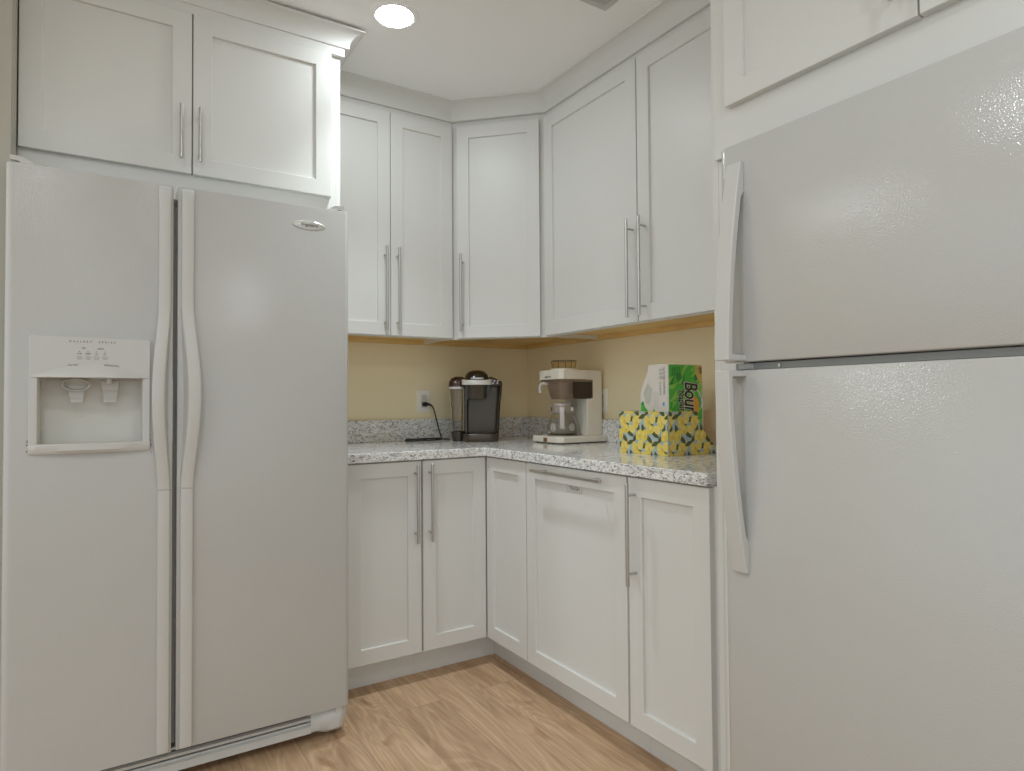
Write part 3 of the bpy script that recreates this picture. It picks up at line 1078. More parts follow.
outlet('white wall outlet on the yellow back wall with a black plug in it', (-0.6350, 0, 1.1115), (1, 0, 0), (0, -1, 0))
outlet('white wall outlet half hidden behind the white coffee maker', (0, -0.6480, 1.1060), (0, -1, 0), (-1, 0, 0))

# ------------------------------------------------------------------ single-serve pod brewer
ZW = 0.9145
t = thing('pod_coffee_brewer', 'black and bronze single-serve coffee brewer with a side water tank, in the counter corner', 'coffee maker', (-0.49, -0.2, ZW))


def rrect(x0, x1, y0, y1, r, n=5):
    pts = []
    for cx, cy, a0 in ((x1 - r, y1 - r, 0), (x0 + r, y1 - r, PI / 2), (x0 + r, y0 + r, PI), (x1 - r, y0 + r, 1.5 * PI)):
        for k in range(n + 1):
            a = a0 + k / n * PI / 2
            pts.append((cx + r * math.cos(a), cy + r * math.sin(a)))
    return pts


def rloft(m, levels):
    m.loft([[(p[0], p[1], z) for p in rrect(*a)] for z, a in levels])


# lower housing: a back column that curves over to the right-hand side
m = MB()
rloft(m, [(ZW, (-0.556, -0.372, -0.245, -0.055, 0.03)), (ZW + 0.012, (-0.558, -0.368, -0.248, -0.052, 0.03)), (1.06, (-0.556, -0.360, -0.245, -0.052, 0.03)), (1.150, (-0.556, -0.353, -0.242, -0.052, 0.03)), (1.186, (-0.556, -0.352, -0.240, -0.053, 0.03)), (1.2000, (-0.556, -0.356, -0.236, -0.056, 0.03))])
m.build('housing', M['bronze'], t, smooth=True, angle=40)
# black framing of the cup bay: left post, arch
m = MB()
pts = []
bx0, bx1 = -0.553, -0.383
prof = [(bx0, 0.952), (bx0 + 0.014, 0.952), (bx0 + 0.014, 1.110), (bx0 + 0.022, 1.120), (-0.470, 1.120), (-0.440, 1.128), (-0.418, 1.145), (-0.412, 1.170), (-0.412, 1.196), (bx0, 1.196)]
m.prism(prof, -0.262, -0.238, 'y')
m.build('bay_frame', M['black'], t, 0.003, 2)
# right flank, black edge strip
m = MB()
rings = []
for z, x, w in ((ZW + 0.002, -0.376, 0.007), (1.0, -0.371, 0.007), (1.10, -0.362, 0.007), (1.16, -0.354, 0.008), (1.195, -0.352, 0.009), (1.207, -0.357, 0.010)):
    rings.append([(x - w, -0.262, z), (x + 0.004, -0.258, z), (x + 0.004, -0.058, z), (x - w, -0.058, z)])
m.loft(rings); m.build('side_strip', M['black'], t, 0.003, 2, smooth=True)
# right shoulder with the control buttons
m = MB()
rings = []
for k in range(10):
    a = k / 9
    x = -0.420 + 0.070 * a
    zt = 1.2270 - 0.0330 * a ** 2.2
    rings.append([(x, -0.266, 1.1840), (x, -0.268, zt - 0.006), (x, -0.260, zt), (x, -0.062, zt + 0.004), (x, -0.056, 1.1840)])
m.loft(rings); sh = m.build('control_shoulder', M['brownlid'], t, 0.002, 2, smooth=True)
for x, z in ((-0.398, 1.196), (-0.374, 1.196), (-0.390, 1.207), (-0.372, 1.206)):
    m = MB(); m.prism([(x + 0.005 * math.cos(a), z + 0.003 * math.sin(a)) for a in [2 * PI * i / 12 for i in range(12)]], -0.2675, -0.2700, 'y')
    m.build('button', M['silver'], sh)
# brew head
m = MB()
rloft(m, [(1.1200, (-0.533, -0.438, -0.290, -0.20, 0.030)), (1.128, (-0.536, -0.434, -0.294, -0.20, 0.030)), (1.192, (-0.541, -0.428, -0.300, -0.19, 0.030))])
m.build('brew_head', M['bronze'], t, smooth=True, angle=50)
# silver lift handle: a U-band around the head
m = MB()
rings = []
N = 20
for k in range(N + 1):
    a = k / N * PI
    cx = -0.486
    x = cx - 0.0830 * math.cos(a) * (1.0 if 0 < k < N else 1.0)
    y = -0.262 - 0.060 * math.sin(a) ** 0.6
    z0 = 1.187 + 0.0 * a
    zt = 1.214 - 0.006 * math.sin(a)
    nx, ny = -math.cos(a), -math.sin(a)
    rings.append([(x, y, z0), (x, y, zt), (x - nx * 0.014, y - ny * 0.014, zt + 0.002), (x - nx * 0.014, y - ny * 0.014, z0)])
m.loft(rings); m.build('lift_handle', M['silver'], t, 0.003, 2, smooth=True)
# domed lid of the head
m = MB()
rloft(m, [(1.188, (-0.558, -0.418, -0.305, -0.085, 0.05)), (1.212, (-0.556, -0.419, -0.303, -0.085, 0.05)), (1.236, (-0.548, -0.426, -0.292, -0.09, 0.048)), (1.252, (-0.534, -0.440, -0.270, -0.10, 0.042)), (1.2600, (-0.515, -0.458, -0.235, -0.12, 0.028)), (1.2620, (-0.500, -0.473, -0.21, -0.14, 0.012))])
m.build('head_lid', M['black'], t, smooth=True, angle=60)
m = MB(); m.prism([(-0.520, 1.2125), (-0.448, 1.2125), (-0.450, 1.2225), (-0.518, 1.2225)], -0.3015, -0.3065, 'y')
pl = m.build('name_plate', plain('name_plate_grey', (0.33, 0.32, 0.31), 0.3, 0.3), t, 0.001)
m = MB(); text_into(m, 'KEURIG', (-0.484, -0.3065, 1.2145), (1, 0, 0), (0, 0, 1), 0.0105, 0.0004, 'CENTER', 1.15, offset=0.0003)
m.build('lettering', plain('bright_lettering', (0.85, 0.85, 0.83), 0.4), t)
# drip tray
m = MB()
rloft(m, [(ZW, (-0.562, -0.378, -0.312, -0.22, 0.045)), (ZW + 0.006, (-0.565, -0.375, -0.315, -0.22, 0.045)), (ZW + 0.034, (-0.565, -0.375, -0.315, -0.22, 0.045)), (ZW + 0.038, (-0.562, -0.378, -0.312, -0.22, 0.045))])
m.build('drip_tray', M['bronze'], t, smooth=True, angle=40)
m = MB(); rloft(m, [(ZW + 0.0375, (-0.552, -0.388, -0.302, -0.25, 0.035)), (ZW + 0.0405, (-0.553, -0.387, -0.303, -0.25, 0.035))]); m.build('tray_grid', M['black'], t)
# water tank
m = MB()
lv = [(ZW + 0.048, (-0.626, -0.5565, -0.232, -0.06, 0.028)), (1.05, (-0.634, -0.5565, -0.238, -0.058, 0.028)), (1.168, (-0.640, -0.5565, -0.242, -0.056, 0.028))]
rloft(m, lv)
lv2 = [(ZW + 0.052, (-0.623, -0.560, -0.229, -0.063, 0.025)), (1.05, (-0.631, -0.560, -0.235, -0.061, 0.025)), (1.165, (-0.637, -0.560, -0.239, -0.059, 0.025))]
m.loft([[(p[0], p[1], z) for p in reversed(rrect(*a))] for z, a in lv2])
m.build('water_tank', M['smoke'], t, smooth=True, angle=50)
m = MB(); rloft(m, [(ZW, (-0.622, -0.5565, -0.245, -0.06, 0.028)), (ZW + 0.048, (-0.627, -0.5565, -0.248, -0.058, 0.028))]); m.build('tank_base', M['black'], t, smooth=True)
m = MB()
rloft(m, [(1.1685, (-0.643, -0.5560, -0.250, -0.054, 0.030)), (1.180, (-0.644, -0.5555, -0.252, -0.053, 0.030))])
m.build('tank_rim', M['silver'], t, smooth=True, angle=50)
m = MB()
rloft(m, [(1.1805, (-0.643, -0.5555, -0.252, -0.053, 0.030)), (1.205, (-0.640, -0.5550, -0.252, -0.055, 0.030)), (1.222, (-0.628, -0.5550, -0.244, -0.062, 0.028)), (1.230, (-0.606, -0.566, -0.225, -0.08, 0.018))])
m.build('tank_lid', M['brownlid'], t, smooth=True, angle=60)
def spline(pts, per=8):
    pts = [Vector(p) for p in pts]
    P = [pts[0] * 2 - pts[1]] + pts + [pts[-1] * 2 - pts[-2]]
    out = []
    for i in range(1, len(P) - 2):
        for k in range(per):
            s = k / per
            a, b_, c, d = P[i - 1], P[i], P[i + 1], P[i + 2]
            out.append(0.5 * ((2 * b_) + (c - a) * s + (2 * a - 5 * b_ + 4 * c - d) * s * s + (3 * b_ - a - 3 * c + d) * s ** 3))
    out.append(pts[-1])
    return out


# the brewer stands turned towards the room
L0 = Vector(t.location)
for o in t.children_recursive:
    for v in o.data.vertices:
        v.co.x = (v.co.x + L0.x + 0.497) * 0.890
        v.co.y = (v.co.y + L0.y + 0.185) * 0.930
BR = math.radians(-30)
t.location = (-0.452, -0.213, ZW)
t.rotation_euler = (0, 0, BR)


def unturn(m):
    """mesh drawn in room coordinates that hangs on the turned brewer"""
    o = Vector(t.location)
    bmesh.ops.rotate(m.bm, verts=m.bm.verts[:], cent=o, matrix=Matrix.Rotation(-BR, 3, 'Z'))


# plug and cord
m = MB()
m.prism(rrect(-0.6470, -0.6230, 1.0840, 1.1060, 0.006, 3), -0.0080, -0.0300, 'y')
m.tube([(-0.628, -0.026, 1.096), (-0.6130, -0.031, 1.0935), (-0.604, -0.034, 1.086)], [0.0075, 0.006, 0.0045], 10)
unturn(m); m.build('plug', M['cord'], t, 0.002)


cz = ZW + 0.0038
m = MB()
m.tube(spline([(-0.608, -0.033, 1.092), (-0.598, -0.040, 1.075), (-0.589, -0.050, 1.030), (-0.578, -0.058, 0.975), (-0.568, -0.066, 0.930), (-0.572, -0.078, cz + 0.001), (-0.61, -0.092, cz), (-0.68, -0.105, cz), (-0.740, -0.085, cz), (-0.758, -0.060, cz), (-0.735, -0.046, cz), (-0.68, -0.052, cz + 0.002), (-0.61, -0.066, cz + 0.006), (-0.56, -0.095, cz + 0.002), (-0.535, -0.09, cz)]), 0.0036, 8)
m.tube(spline([(-0.575, -0.072, cz + 0.006), (-0.64, -0.080, cz + 0.007), (-0.70, -0.078, cz + 0.0065), (-0.752, -0.074, cz + 0.006), (-0.757, -0.062, cz + 0.004)]), 0.0034, 8)
unturn(m); m.build('power_cord', M['cord'], t, smooth=True)

# ------------------------------------------------------------------ drip coffee maker
t = thing('drip_coffee_maker', 'aged white drip coffee maker with a brown brew basket and glass carafe', 'coffee maker', (-0.17, -0.59, ZW))
m = MB()
base = [(-0.300, -0.500), (-0.300, -0.672), (-0.276, -0.700), (-0.035, -0.700), (-0.035, -0.482), (-0.285, -0.482)]
m.prism(base, ZW + 0.004, 0.9460)
m.build('base', M['offwhite'], t, 0.005, 3, smooth=True)
m = MB(); m.prism([(-0.285, -0.505), (-0.285, -0.67), (-0.268, -0.688), (-0.045, -0.688), (-0.045, -0.495), (-0.275, -0.495)], ZW, ZW + 0.0045); m.build('base_foot', M['darkbrown'], t)
m = MB(); m.box(-0.3025, -0.299, -0.610, -0.585, 0.9215, 0.9400); m.build('switch', M['switchbrown'], t, 0.0008)
m = MB(); m.lathe([(0.070, 0), (0.070, 0.003), (0.066, 0.0045), (0.0001, 0.0045)], (-0.196, -0.585, 0.9460), 40, caps=False); m.build('hot_plate', plain('hot_plate_grey', (0.30, 0.29, 0.28), 0.35, 0.6), t, smooth=True)
# tower and arm as one bent housing, seen from the side (x, z)
m = MB()
m.prism([(-0.122, 0.9462), (-0.036, 0.9462), (-0.036, 1.243), (-0.040, 1.2490), (-0.050, 1.2510), (-0.122, 1.2510)], -0.668, -0.502, 'y')
m.build('tower', M['offwhite'], t, 0.006, 3, smooth=True)
m = MB()
m.prism([(-0.265, -0.505), (-0.265, -0.650), (-0.249, -0.668), (-0.1225, -0.668), (-0.1225, -0.502), (-0.262, -0.502)], 1.2070, 1.2510)
m.build('head', M['offwhite'], t, 0.004, 3, smooth=True)
m = MB(); text_into(m, 'MELITTA', (-0.2652, -0.572, 1.2150), (0, -1, 0), (0, 0, 1), 0.0115, 0.0004, 'CENTER', 1.05, offset=0.0004); m.build('lettering', M['ink'], t)
# brown rail plate and basket
m = MB(); m.box(-0.255, -0.1230, -0.664, -0.506, 1.1950, 1.2068); m.build('basket_rail', M['taupe'], t, 0.001)
m = MB()
rloft(m, [(1.1150, (-0.232, -0.142, -0.638, -0.535, 0.030)), (1.1190, (-0.236, -0.140, -0.642, -0.531, 0.032)), (1.1945, (-0.250, -0.130, -0.661, -0.512, 0.034))])
m.build('brew_basket', M['taupe'], t, smooth=True, angle=50)
m = MB()
m.tube(spline([(-0.244, -0.545, 1.188), (-0.256, -0.528, 1.190), (-0.266, -0.518, 1.184), (-0.270, -0.515, 1.168), (-0.268, -0.516, 1.146)]), [0.0065] * 8 + [0.0078] * 25, 10)
m.build('basket_handle', M['pinkwhite'], t, smooth=True)
# dark plate painted as the shade inside the open side recess
m = MB(); m.prism([(-0.196, 1.1170), (-0.099, 1.1170), (-0.0935, 1.1225), (-0.0935, 1.1960), (-0.196, 1.1960)], -0.6685, -0.6650, 'y')
m.build('side_opening_shade', M['darkbrown'], t, 0.0005)
m = MB(); m.box(-0.1985, -0.0925, -0.6690, -0.6650, 1.1960, 1.2055); m.box(-0.0935, -0.0895, -0.6690, -0.6650, 1.1190, 1.2055); m.build('window_trim', M['taupe'], t, 0.0005)
# funnel lid on top
m = MB(); m.lathe([(0.062, 0.0), (0.062, 0.006), (0.055, 0.009), (0.0001, 0.009)], (-0.186, -0.585, 1.2510), 40, caps=False); m.build('lid', M['offwhite'], t, smooth=True)
m = MB(); m.lathe([(0.052, 0.0), (0.056, 0.034), (0.0545, 0.034), (0.0505, 0.002), (0.0001, 0.002)], (-0.186, -0.585, 1.2602), 40, caps=False); m.build('water_funnel', M['amber'], t, smooth=True)
m = MB()
m.tube([(-0.186 + 0.056 * math.cos(2 * PI * k / 40), -0.585 + 0.056 * math.sin(2 * PI * k / 40), 1.2945) for k in range(41)], 0.0018, 6, caps=False)
for a in (2.5, 3.6, 4.7, 5.8, 0.8):
    m.tube([(-0.186 + 0.0522 * math.cos(a), -0.585 + 0.0522 * math.sin(a), 1.2610), (-0.186 + 0.0563 * math.cos(a), -0.585 + 0.0563 * math.sin(a), 1.2945)], 0.0014, 6)
m.build('funnel_rim', M['bronze'], t, smooth=True)
for o in t.children:                     # the machine is a little wider and deeper than drawn
    for v in o.data.vertices:
        v.co.x = (v.co.x - 0.17 + 0.300) * 1.045 - 0.300 + 0.17
        v.co.y = (v.co.y) * 1.05
# carafe stands on the plate: a thing of its own
cc = (-0.193, -0.588, 0.9510)
t = thing('carafe', 'glass carafe with a pale handle standing on the coffee maker hot plate', 'carafe', cc)
m = MB()
outer = [(0.001, 0.0), (0.056, 0.0), (0.068, 0.006), (0.0735, 0.022), (0.0735, 0.040), (0.068, 0.062), (0.058, 0.082), (0.048, 0.096), (0.045, 0.103)]
inner_ = [(0.0425, 0.103), (0.0455, 0.095), (0.0555, 0.081), (0.0655, 0.061), (0.071, 0.040), (0.071, 0.022), (0.066, 0.008), (0.055, 0.0025), (0.001, 0.0025)]
m.lathe(outer + inner_, cc, 48, caps=False)
m.build('bowl', M['glass'], t, smooth=True, angle=70)
m = MB(); m.lathe([(0.0462, 0.100), (0.0488, 0.102), (0.0488, 0.134), (0.046, 0.138), (0.043, 0.138), (0.043, 0.100)], cc, 40, caps=False)
m.build('collar', plain('carafe_collar', (0.36, 0.31, 0.27), 0.3, 0.1), t, smooth=True, angle=40)
m = MB(); m.lathe([(0.0428, 0.136), (0.040, 0.144), (0.02, 0.148), (0.0001, 0.1485)], cc, 32, caps=False); m.build('carafe_lid', M['pinkwhite'], t, smooth=True)
hd = Vector((-0.62, -0.78, 0)).normalized()
sd = Vector((-hd.y, hd.x, 0))
C0 = Vector(cc)
m = MB()
rings = []
for rr_, z in ((0.047, 0.131), (0.066, 0.134), (0.086, 0.128), (0.094, 0.112), (0.092, 0.080), (0.086, 0.046), (0.083, 0.030)):
    c = C0 + hd * rr_ + Vector((0, 0, z))
    th = 0.009
    i = len(rings)
    if i < 2: off = Vector((0, 0, -th))
    elif i == 2: off = (Vector((0, 0, -1)) - hd).normalized() * th
    else: off = -hd * th
    rings.append([c - sd * 0.011, c + sd * 0.011, c + sd * 0.011 + off, c - sd * 0.011 + off])
m.loft(rings); m.build('handle', M['pinkwhite'], t, 0.003, 2, smooth=True)
sp = Vector((-0.55, 0.83, 0)).normalized()
for ang, nm in ((2.1, 'collar_clip'), (5.1, 'collar_clip')):
    v = Vector((math.cos(ang), math.sin(ang), 0)); w = Vector((-v.y, v.x, 0))
    c = C0 + v * 0.049 + Vector((0, 0, 0.118))
    m = MB(); m.loft([[c - w * 0.007 + Vector((0, 0, -0.009)) + v * q, c + w * 0.007 + Vector((0, 0, -0.009)) + v * q, c + w * 0.007 + Vector((0, 0, 0.009)) + v * q, c - w * 0.007 + Vector((0, 0, 0.009)) + v * q] for q in (-0.001, 0.008)])
    m.build(nm, M['offwhite'] if ang > 4 else M['bronze'], t, 0.002)
# dotted white flower prints on the glass
PRN = plain('white_print', (0.80, 0.79, 0.76), 0.5)
for ang in (math.radians(195), math.radians(268)):
    m = MB()
    for k in range(46):
        rr_ = 0.0175 * math.sqrt((k + 0.5) / 46); a = k * 2.399963
        dx, dz = rr_ * math.cos(a), rr_ * math.sin(a)
        z = 0.036 + dz
        rad = 0.0741 if z < 0.041 else 0.0741 - (z - 0.041) * 0.27
        aa = ang + dx / rad
        n_ = Vector((math.cos(aa), math.sin(aa), 0)); w = Vector((-n_.y, n_.x, 0))
        c = C0 + n_ * (rad + 0.0002) + Vector((0, 0, z))
        q = 0.0017
        m.face([c + w * q * math.cos(b_) + Vector((0, 0, q * math.sin(b_))) for b_ in [2 * PI * i / 6 for i in range(6)]])
    m.build('flower_print', PRN, t)

# ------------------------------------------------------------------ lemon-print file box and the napkins in it
bx0, bx1, by0, by1, bz1 = -0.3547, -0.055, -1.4115, -1.1620, 1.0680
BZ = ZW
wt = 0.0028
PT = [plain('box_blue_grey_paper', (0.43, 0.53, 0.55), 0.45), plain('lemon_yellow', (0.80, 0.61, 0.11), 0.45), plain('lemon_cream', (0.80, 0.71, 0.36), 0.45),
      plain('lemon_gold', (0.70, 0.49, 0.10), 0.45), plain('leaf_dark_green', (0.075, 0.085, 0.028), 0.45), plain('leaf_mid_green', (0.17, 0.185, 0.06), 0.45), M['tan']]
t = thing('lemon_file_box', 'open box printed with lemons and leaves on pale blue, standing on the right counter', 'box', ((bx0 + bx1) / 2, (by0 + by1) / 2, BZ))


def clip_poly(pts, inside_edges):
    """clip a polygon by half planes (a, b, c): keep a*u + b*v <= c"""
    for a, b_, c in inside_edges:
        out = []
        for i in range(len(pts)):
            p, q = pts[i], pts[(i + 1) % len(pts)]
            dp, dq = a * p[0] + b_ * p[1] - c, a * q[0] + b_ * q[1] - c
            if dp <= 0: out.append(p)
            if dp * dq < 0:
                s = dp / (dp - dq)
                out.append((p[0] + (q[0] - p[0]) * s, p[1] + (q[1] - p[1]) * s))
        pts = out
        if len(pts) < 3: return []
    return pts


def lemon(cx, cy, r, ang, kind):
    """list of (points, material, lift step)"""
    ca, sa = math.cos(ang), math.sin(ang)
    def T(l): return [(cx + x * ca - y * sa, cy + x * sa + y * ca) for x, y in l]
    def ell(a, b_, tip=0.0, n=22, ox=0, oy=0):
        out = []
        for i in range(n):
            th = 2 * PI * i / n
            out.append((ox + a * math.cos(th) * (1 + tip * abs(math.cos(th)) ** 14), oy + b_ * math.sin(th)))
        return out
    if kind == 'whole':
        return [(T(ell(r * 1.12, r * 0.86, 0.16)), 1, 1), (T(ell(r * 0.5, r * 0.28, 0, 14, -r * 0.15, -r * 0.36)), 3, 2), (T(ell(r * 0.28, r * 0.15, 0, 12, r * 0.2, r * 0.36)), 2, 2)]
    if kind == 'half':
        out = [(T(ell(r * 1.02, r * 0.78)), 1, 1), (T(ell(r * 0.90, r * 0.66)), 2, 2), (T(ell(r * 0.74, r * 0.50)), 1, 3)]
        out.append((T([(-r * 0.74, -r * 0.05), (r * 0.74, -r * 0.05), (r * 0.74, r * 0.05), (-r * 0.74, r * 0.05)]), 2, 4))
        return out
    if kind == 'leaf':
        n = 9
        top = [(r * (-1.2 + 2.4 * i / n), r * 0.46 * math.sin(PI * i / n) ** 0.8) for i in range(n + 1)]
        bot = [(x, -y) for x, y in top[1:-1]][::-1]
        return [(T(top + bot), 4, 1), (T([(-r * 1.0, -r * 0.03), (r * 1.0, -r * 0.03), (r * 1.0, r * 0.06), (-r * 1.0, r * 0.06)]), 5, 2)]


def print_face(m, org, U, N, wdt, hgt, items, extra=()):
    edges = [(-1, 0, 0.0), (1, 0, wdt), (0, -1, 0.0), (0, 1, hgt)] + list(extra)
    for z_i, (kind, cx, cy, r, ang) in enumerate(items):
        for pts, mi, st in lemon(cx, cy, r, ang, kind):
            q = clip_poly(pts, edges)
            if len(q) >= 3:
                flat(m, org, U, (0, 0, 1), N, q, 0.00012 + 0.00006 * st + 0.00001 * z_i, mi)


def tile(w, h, ox, oy, seed, dens=1.0):
    r = random.Random(seed)
    out = []
    motif = [('leaf', .008, .030, .013, 1.9), ('leaf', .052, .016, .013, -.5), ('leaf', .060, .060, .014, .2), ('leaf', .030, .002, .013, 2.4), ('leaf', .083, .036, .013, 1.7), ('leaf', .071, .004, .012, .9), ('leaf', .004, .068, .012, .4), ('leaf', .040, .044, .012, 2.2),
             ('whole', .024, .052, .017, 1.9), ('half', .044, .062, .016, 1.4), ('whole', .036, .030, .0155, .4), ('whole', .074, .052, .0175, 1.7), ('half', .088, .062, .016, 1.2), ('whole', .012, .012, .0165, 1.3), ('half', .060, .030, .0155, -.6), ('whole', .088, .014, .016, .9)]
    PU, PV = 0.128, 0.096
    for i in range(-1, int(w / PU) + 2):
        for j in range(-1, int(h / PV) + 2):
            for k, cx, cy, rr, a in motif:
                out.append((k, cx * PU / 0.096 + i * PU + ox + (PU * 0.5 if j % 2 else 0), cy * PV / 0.078 + j * PV + oy, rr * (1.38 if k == 'leaf' else 1.16), a))
    return out


H = bz1 - BZ
# front wall (faces the room), one mesh of card with the print in it
m = MB()
m.box(bx0, bx0 + wt, by0, by1, BZ, bz1)                       # front
m.box(bx1 - wt, bx1, by0, by1, BZ, bz1)                       # back
m.box(bx0 + wt, bx1 - wt, by1 - wt, by1, BZ, bz1)             # far side
m.box(bx0 + wt, bx1 - wt, by0 + wt, by1 - wt, BZ, BZ + wt)    # bottom
# near side with its scooped cut-out
cut = [(-0.2093, bz1), (-0.2050, 1.0480), (-0.1930, 1.0240), (-0.1760, 0.9980), (-0.1540, 0.9730), (-0.1270, 0.9500), (-0.1000, 0.9330), (-0.0780, 0.9240), (bx1 - wt, 0.9200)]
m.prism([(bx0 + wt, BZ)] + [(bx1 - wt, BZ)] + cut[::-1] + [(bx0 + wt, bz1)], by0, by0 + wt, 'y')
# tan faces inside
bm = m.bm
bm.normal_update()
for f in bm.faces:
    c = f.calc_center_median()
    inside = bx0 + wt - 1e-4 < c.x < bx1 - wt + 1e-4 and by0 + wt - 1e-4 < c.y < by1 - wt + 1e-4
    f.material_index = 6 if inside else 0
bmesh.ops.recalc_face_normals(bm, faces=bm.faces[:])
W1 = by1 - by0
print_face(m, (bx0, by1, BZ), (0, -1, 0), (-1, 0, 0), W1, H, tile(W1, H, -0.01, 0.052, 1), ())
def cut_edges():
    return []
W2 = bx1 - bx0
items = tile(W2, H, 0.03, 0.052, 2)
# the print on the near side follows the scoop: clip in vertical strips
for (xa_, za_), (xb_, zb_) in [((bx0 + wt, bz1), cut[0])] + list(zip(cut, cut[1:])):
    ua, ub = xa_ - bx0, xb_ - bx0
    if ub - ua < 1e-5: continue
    za_, zb_ = za_ - BZ, zb_ - BZ
    sl = (zb_ - za_) / (ub - ua)
    for z_i, (kind, cx, cy, r, ang) in enumerate(items):
        for pts, mi, st in lemon(cx, cy, r, ang, kind):
            q = clip_poly(pts, [(-1, 0, -ua), (1, 0, ub), (0, -1, 0), (-sl, 1, za_ - sl * ua)])
            if len(q) >= 3:
                flat(m, (bx0, by0, BZ), (1, 0, 0), (0, 0, 1), (0, -1, 0), q, 0.00012 + 0.00006 * st + 0.00001 * z_i, mi)
# paper edges
m.build('card', PT, t)
m = MB()
m.box(bx0 - 0.0004, bx0 + wt + 0.0004, by0, by1, bz1, bz1 + 0.001); m.box(bx1 - wt, bx1, by0, by1, bz1, bz1 + 0.001)
m.box(bx0 + wt, bx1 - wt, by1 - wt, by1, bz1, bz1 + 0.001); m.box(bx0 + wt, -0.2093, by0, by0 + wt, bz1, bz1 + 0.001)
m.build('rim', plain('box_rim', (0.66, 0.55, 0.22), 0.5), t)

# napkin pack
NX0, NX1, NY0, NY1, NZ0, NZ1 = -0.3260, -0.1460, -1.3850, -1.2480, BZ + wt + 0.0005, 1.2370
GR = plain('pack_green_film', (0.065, 0.47, 0.05), 0.22, coat=0.3)
GRL = plain('pack_light_green', (0.24, 0.60, 0.09), 0.22, coat=0.3)
GRD = plain('pack_deep_green', (0.015, 0.25, 0.04), 0.22, coat=0.3)
GO = plain('pack_gold', (0.68, 0.49, 0.13), 0.3)
WHF = plain('pack_white_film', (0.72, 0.66, 0.60), 0.2, coat=0.4)
WHL = plain('pack_white', (0.85, 0.83, 0.80), 0.3)
DKB = plain('pack_dark_brown', (0.030, 0.012, 0.008), 0.3)
ORG = plain('pack_orange', (0.80, 0.36, 0.05), 0.3)
BLU = plain('pack_blue', (0.16, 0.36, 0.62), 0.3)
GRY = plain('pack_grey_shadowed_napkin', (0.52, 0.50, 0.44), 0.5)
t = thing('napkin_pack', 'green plastic-wrapped pack of paper napkins standing up in the lemon-print box', 'napkins', ((NX0 + NX1) / 2, (NY0 + NY1) / 2, NZ0))
m = MB()
rnd = random.Random(7)
rings = []
for k in range(13):
    a = k / 12
    z = NZ0 + (NZ1 - NZ0) * a
    bul = 0.006 * math.sin(PI * a)
    tp = 0.0
    # the room-facing end slopes in near its far top corner, as on a half-used pack
    cutb = 0.042 * smooth01((a - 0.66) / 0.34)
    poly = []
    per = [(NX0, NY1 - cutb), (NX0, (NY0 + NY1 - cutb) / 2), (NX0, NY0 + 0.004), (NX0 + 0.004, NY0), ((NX0 + NX1) / 2, NY0), (NX1 - 0.006, NY0), (NX1, NY0 + 0.006), (NX1, (NY0 + NY1) / 2), (NX1, NY1 - cutb - 0.006), (NX1 - 0.006, NY1 - cutb), ((NX0 + NX1) / 2, NY1 - cutb)]
    for j, (x, y) in enumerate(per):
        if j == 6 or j == 7 or j == 8 or j == 5: x += bul * 1.2
        if j in (0, 9, 10): y += bul * 0.4
        poly.append((x, y, z + (0.0015 * math.sin(j * 2.1) if k == 12 else 0)))
    rings.append(poly)
m.loft(rings)
pk = m.build('wrapped_stack', WHF, t, 0.0015, 2, smooth=True, angle=40)
# printed film, flush on the near face (N = -y) and on the end face (N = -x)
m = MB()
mats = [GR, GRL, GRD, GO, WHL, DKB, ORG, BLU, M['ink_soft'], GRY]
OF = Vector((NX0, NY0 - 0.0004, 0))
def near(pts, lift, mi): flat(m, (0, NY0, 0), (1, 0, 0), (0, 0, 1), (0, -1, 0), pts, lift, mi)
g0 = NX0 + 0.0045
near([(g0, NZ0 + .004), (NX1 - 0.006, NZ0 + .004), (NX1 - .006, NZ1 - .002), (g0, NZ1 - .002)], 0.0003, 0)
# facets of lighter and deeper green
rnd = random.Random(11)
GX, GZ = 8, 14
pt = {}
for i in range(GX + 1):
    for j in range(GZ + 1):
        jx = 0 if i in (0, GX) else rnd.uniform(-.006, .006); jz = 0 if j in (0, GZ) else rnd.uniform(-.007, .007)
        pt[i, j] = (g0 + (NX1 - .006 - g0) * i / GX + jx, NZ0 + .004 + (NZ1 - .006 - NZ0) * j / GZ + jz)
for i in range(GX):
    for j in range(GZ):
        for tri in ((pt[i, j], pt[i + 1, j], pt[i + 1, j + 1]), (pt[i, j], pt[i + 1, j + 1], pt[i, j + 1])):
            cz_ = (tri[0][1] + tri[1][1] + tri[2][1]) / 3
            light = (1.15 - cz_) / 0.12
            r = rnd.random()
            if r < 0.25 + 0.35 * max(0, min(1, light)): near(tri, 0.0004, 1)
            elif r > 0.86 and cz_ > 1.15: near(tri, 0.0004, 2)
# gold corner flash
near([(NX1 - .006, NZ1 - .002), (-0.1870, NZ1 - .002), (-0.1850, 1.205), (-0.1750, 1.188), (NX1 - .006, 1.160)], 0.0005, 3)
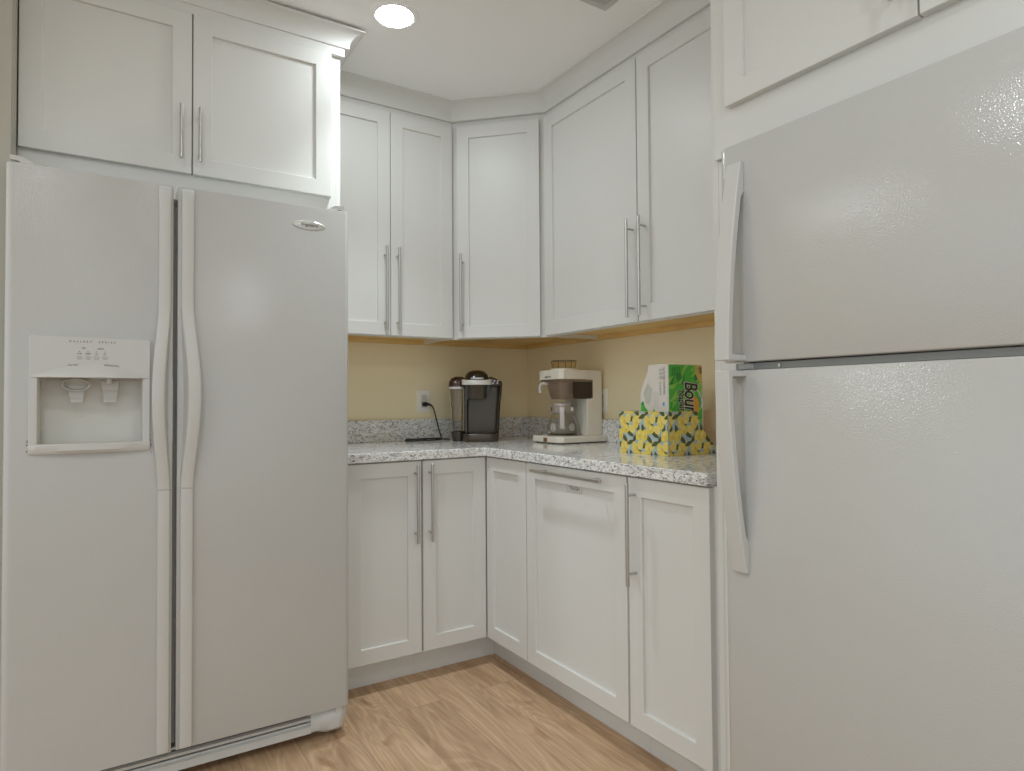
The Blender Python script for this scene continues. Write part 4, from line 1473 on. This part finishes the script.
# sun disc and blue swoosh behind the name
near([(-0.192 + 0.024 * math.cos(2 * PI * i / 28), 1.088 + 0.034 * math.sin(2 * PI * i / 28)) for i in range(28)], 0.0006, 6)
arc = []
for i in range(13):
    a = -0.35 + 1.5 * i / 12
    arc.append((-0.196 + 0.0445 * math.cos(a), 1.098 + 0.052 * math.sin(a)))
arc2 = [(-0.196 + 0.0375 * math.cos(-0.35 + 1.5 * i / 12), 1.098 + 0.046 * math.sin(-0.35 + 1.5 * i / 12)) for i in range(13)][::-1]
near(arc + arc2, 0.0007, 4)
arc3 = [(p[0] * 0.5 + q[0] * 0.5, p[1] * 0.5 + q[1] * 0.5) for p, q in zip(arc, arc2[::-1])]
near(arc3 + arc2, 0.0008, 7)
DN, RT = (0, 0, -1), (1, 0, 0)       # lettering reads downwards, its tops to the right
for mi, ofs, lift in ((4, 0.0046, 0.0010), (5, 0.0020, 0.0013)):
    text_into(m, 'Bounty', (-0.2420, NY0, 1.1765), (0, 0, -1), (1, 0, -0.06), 0.096, lift, 'LEFT', 0.95, 0.08, mi=mi, offset=ofs, sx=0.60)
for mi, ofs, lift in ((4, 0.0022, 0.0010), (5, 0.0010, 0.0013)):
    text_into(m, 'Napkins', (-0.2770, NY0, 1.1440), (0.12, 0, -1), (1, 0, 0.12), 0.0450, lift, 'LEFT', 0.98, 0.15, mi=mi, offset=ofs, sx=0.62)
text_into(m, '200', (-0.1640, NY0, 1.2300), (0, 0, -1), (1, 0, 0), 0.0165, 0.0009, 'LEFT', 1.0, mi=5, offset=0.0006)
text_into(m, 'napkins', (-0.1715, NY0, 1.2300), (0, 0, -1), (1, 0, 0), 0.0075, 0.0009, 'LEFT', 1.0, mi=8)
text_into(m, '1-ply', (-0.1795, NY0, 1.2300), (0, 0, -1), (1, 0, 0), 0.0065, 0.0009, 'LEFT', 1.0, mi=8)
for q, s in enumerate(('Quilted', 'napkins', 'soft and', 'strong')):
    text_into(m, s, (-0.3050 + q * 0.0115, NY0, 1.2270), (0, 0, -1), (1, 0, 0), 0.0105, 0.0009, 'LEFT', 1.0, mi=2, offset=0.0003)
# end face print (N = -x), u runs towards -y
def endf(pts, lift, mi): flat(m, (NX0, 0, 0), (0, -1, 0), (0, 0, 1), (-1, 0, 0), [(-p[0], p[1]) for p in pts], lift, mi)
text_into(m, 'QUILTED NAPKINS', (NX0, -1.3640, 1.2270), (0, 0, -1), (0, -1, 0), 0.0115, 0.0005, 'LEFT', 1.0, mi=8, offset=0.0002)
text_into(m, '200', (NX0, -1.3450, 1.2240), (0, 0, -1), (0, -1, 0), 0.0240, 0.0005, 'LEFT', 1.2, mi=8)
text_into(m, 'count', (NX0, -1.3450, 1.1740), (0, 0, -1), (0, -1, 0), 0.0190, 0.0005, 'LEFT', 1.1, mi=8)
endf([(-1.3640 + 0.0055 * math.cos(2 * PI * i / 20), 1.0950 + 0.0075 * math.sin(2 * PI * i / 20)) for i in range(20)], 0.0006, 7)
endf([(-1.2500, NZ0 + .01), (-1.2500, 1.098), (-1.2620, 1.106), (-1.2700, 1.085), (-1.2950, 1.062), (-1.2950, NZ0 + .01)], 0.0006, 0)
endf([(-1.2500, 1.098), (-1.2620, 1.106), (-1.2640, 1.098), (-1.2560, 1.090)], 0.0008, 2)
endf([(-1.3080, 1.066), (-1.3160, 1.078), (-1.3260, 1.066)], 0.0006, 0)
# loosely see-through patch with grey napkin edges behind it
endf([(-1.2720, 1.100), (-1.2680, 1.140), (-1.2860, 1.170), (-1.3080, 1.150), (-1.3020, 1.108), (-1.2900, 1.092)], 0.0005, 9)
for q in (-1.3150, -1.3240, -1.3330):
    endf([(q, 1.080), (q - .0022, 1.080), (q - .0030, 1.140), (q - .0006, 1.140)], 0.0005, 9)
m.build('printed_film', mats, t)
# loose clear film peak at the far top corner
m = MB()
m.loft([[(NX0 - .001, -1.2900, 1.170), (NX0 - .001, -1.2620, 1.120), (NX0 + .05, -1.2580, 1.130), (NX0 + .05, -1.286, 1.18)],
        [(NX0 + .004, -1.2860, 1.205), (NX0 + .006, -1.2740, 1.190), (NX0 + .04, -1.2740, 1.190), (NX0 + .04, -1.286, 1.205)],
        [(NX0 + .010, -1.2860, 1.212), (NX0 + .012, -1.2800, 1.208), (NX0 + .03, -1.2800, 1.208), (NX0 + .03, -1.286, 1.212)]])
m.build('film_flap', glass('clear_film', (0.9, 0.89, 0.86), 0.15), t, smooth=True, angle=60)
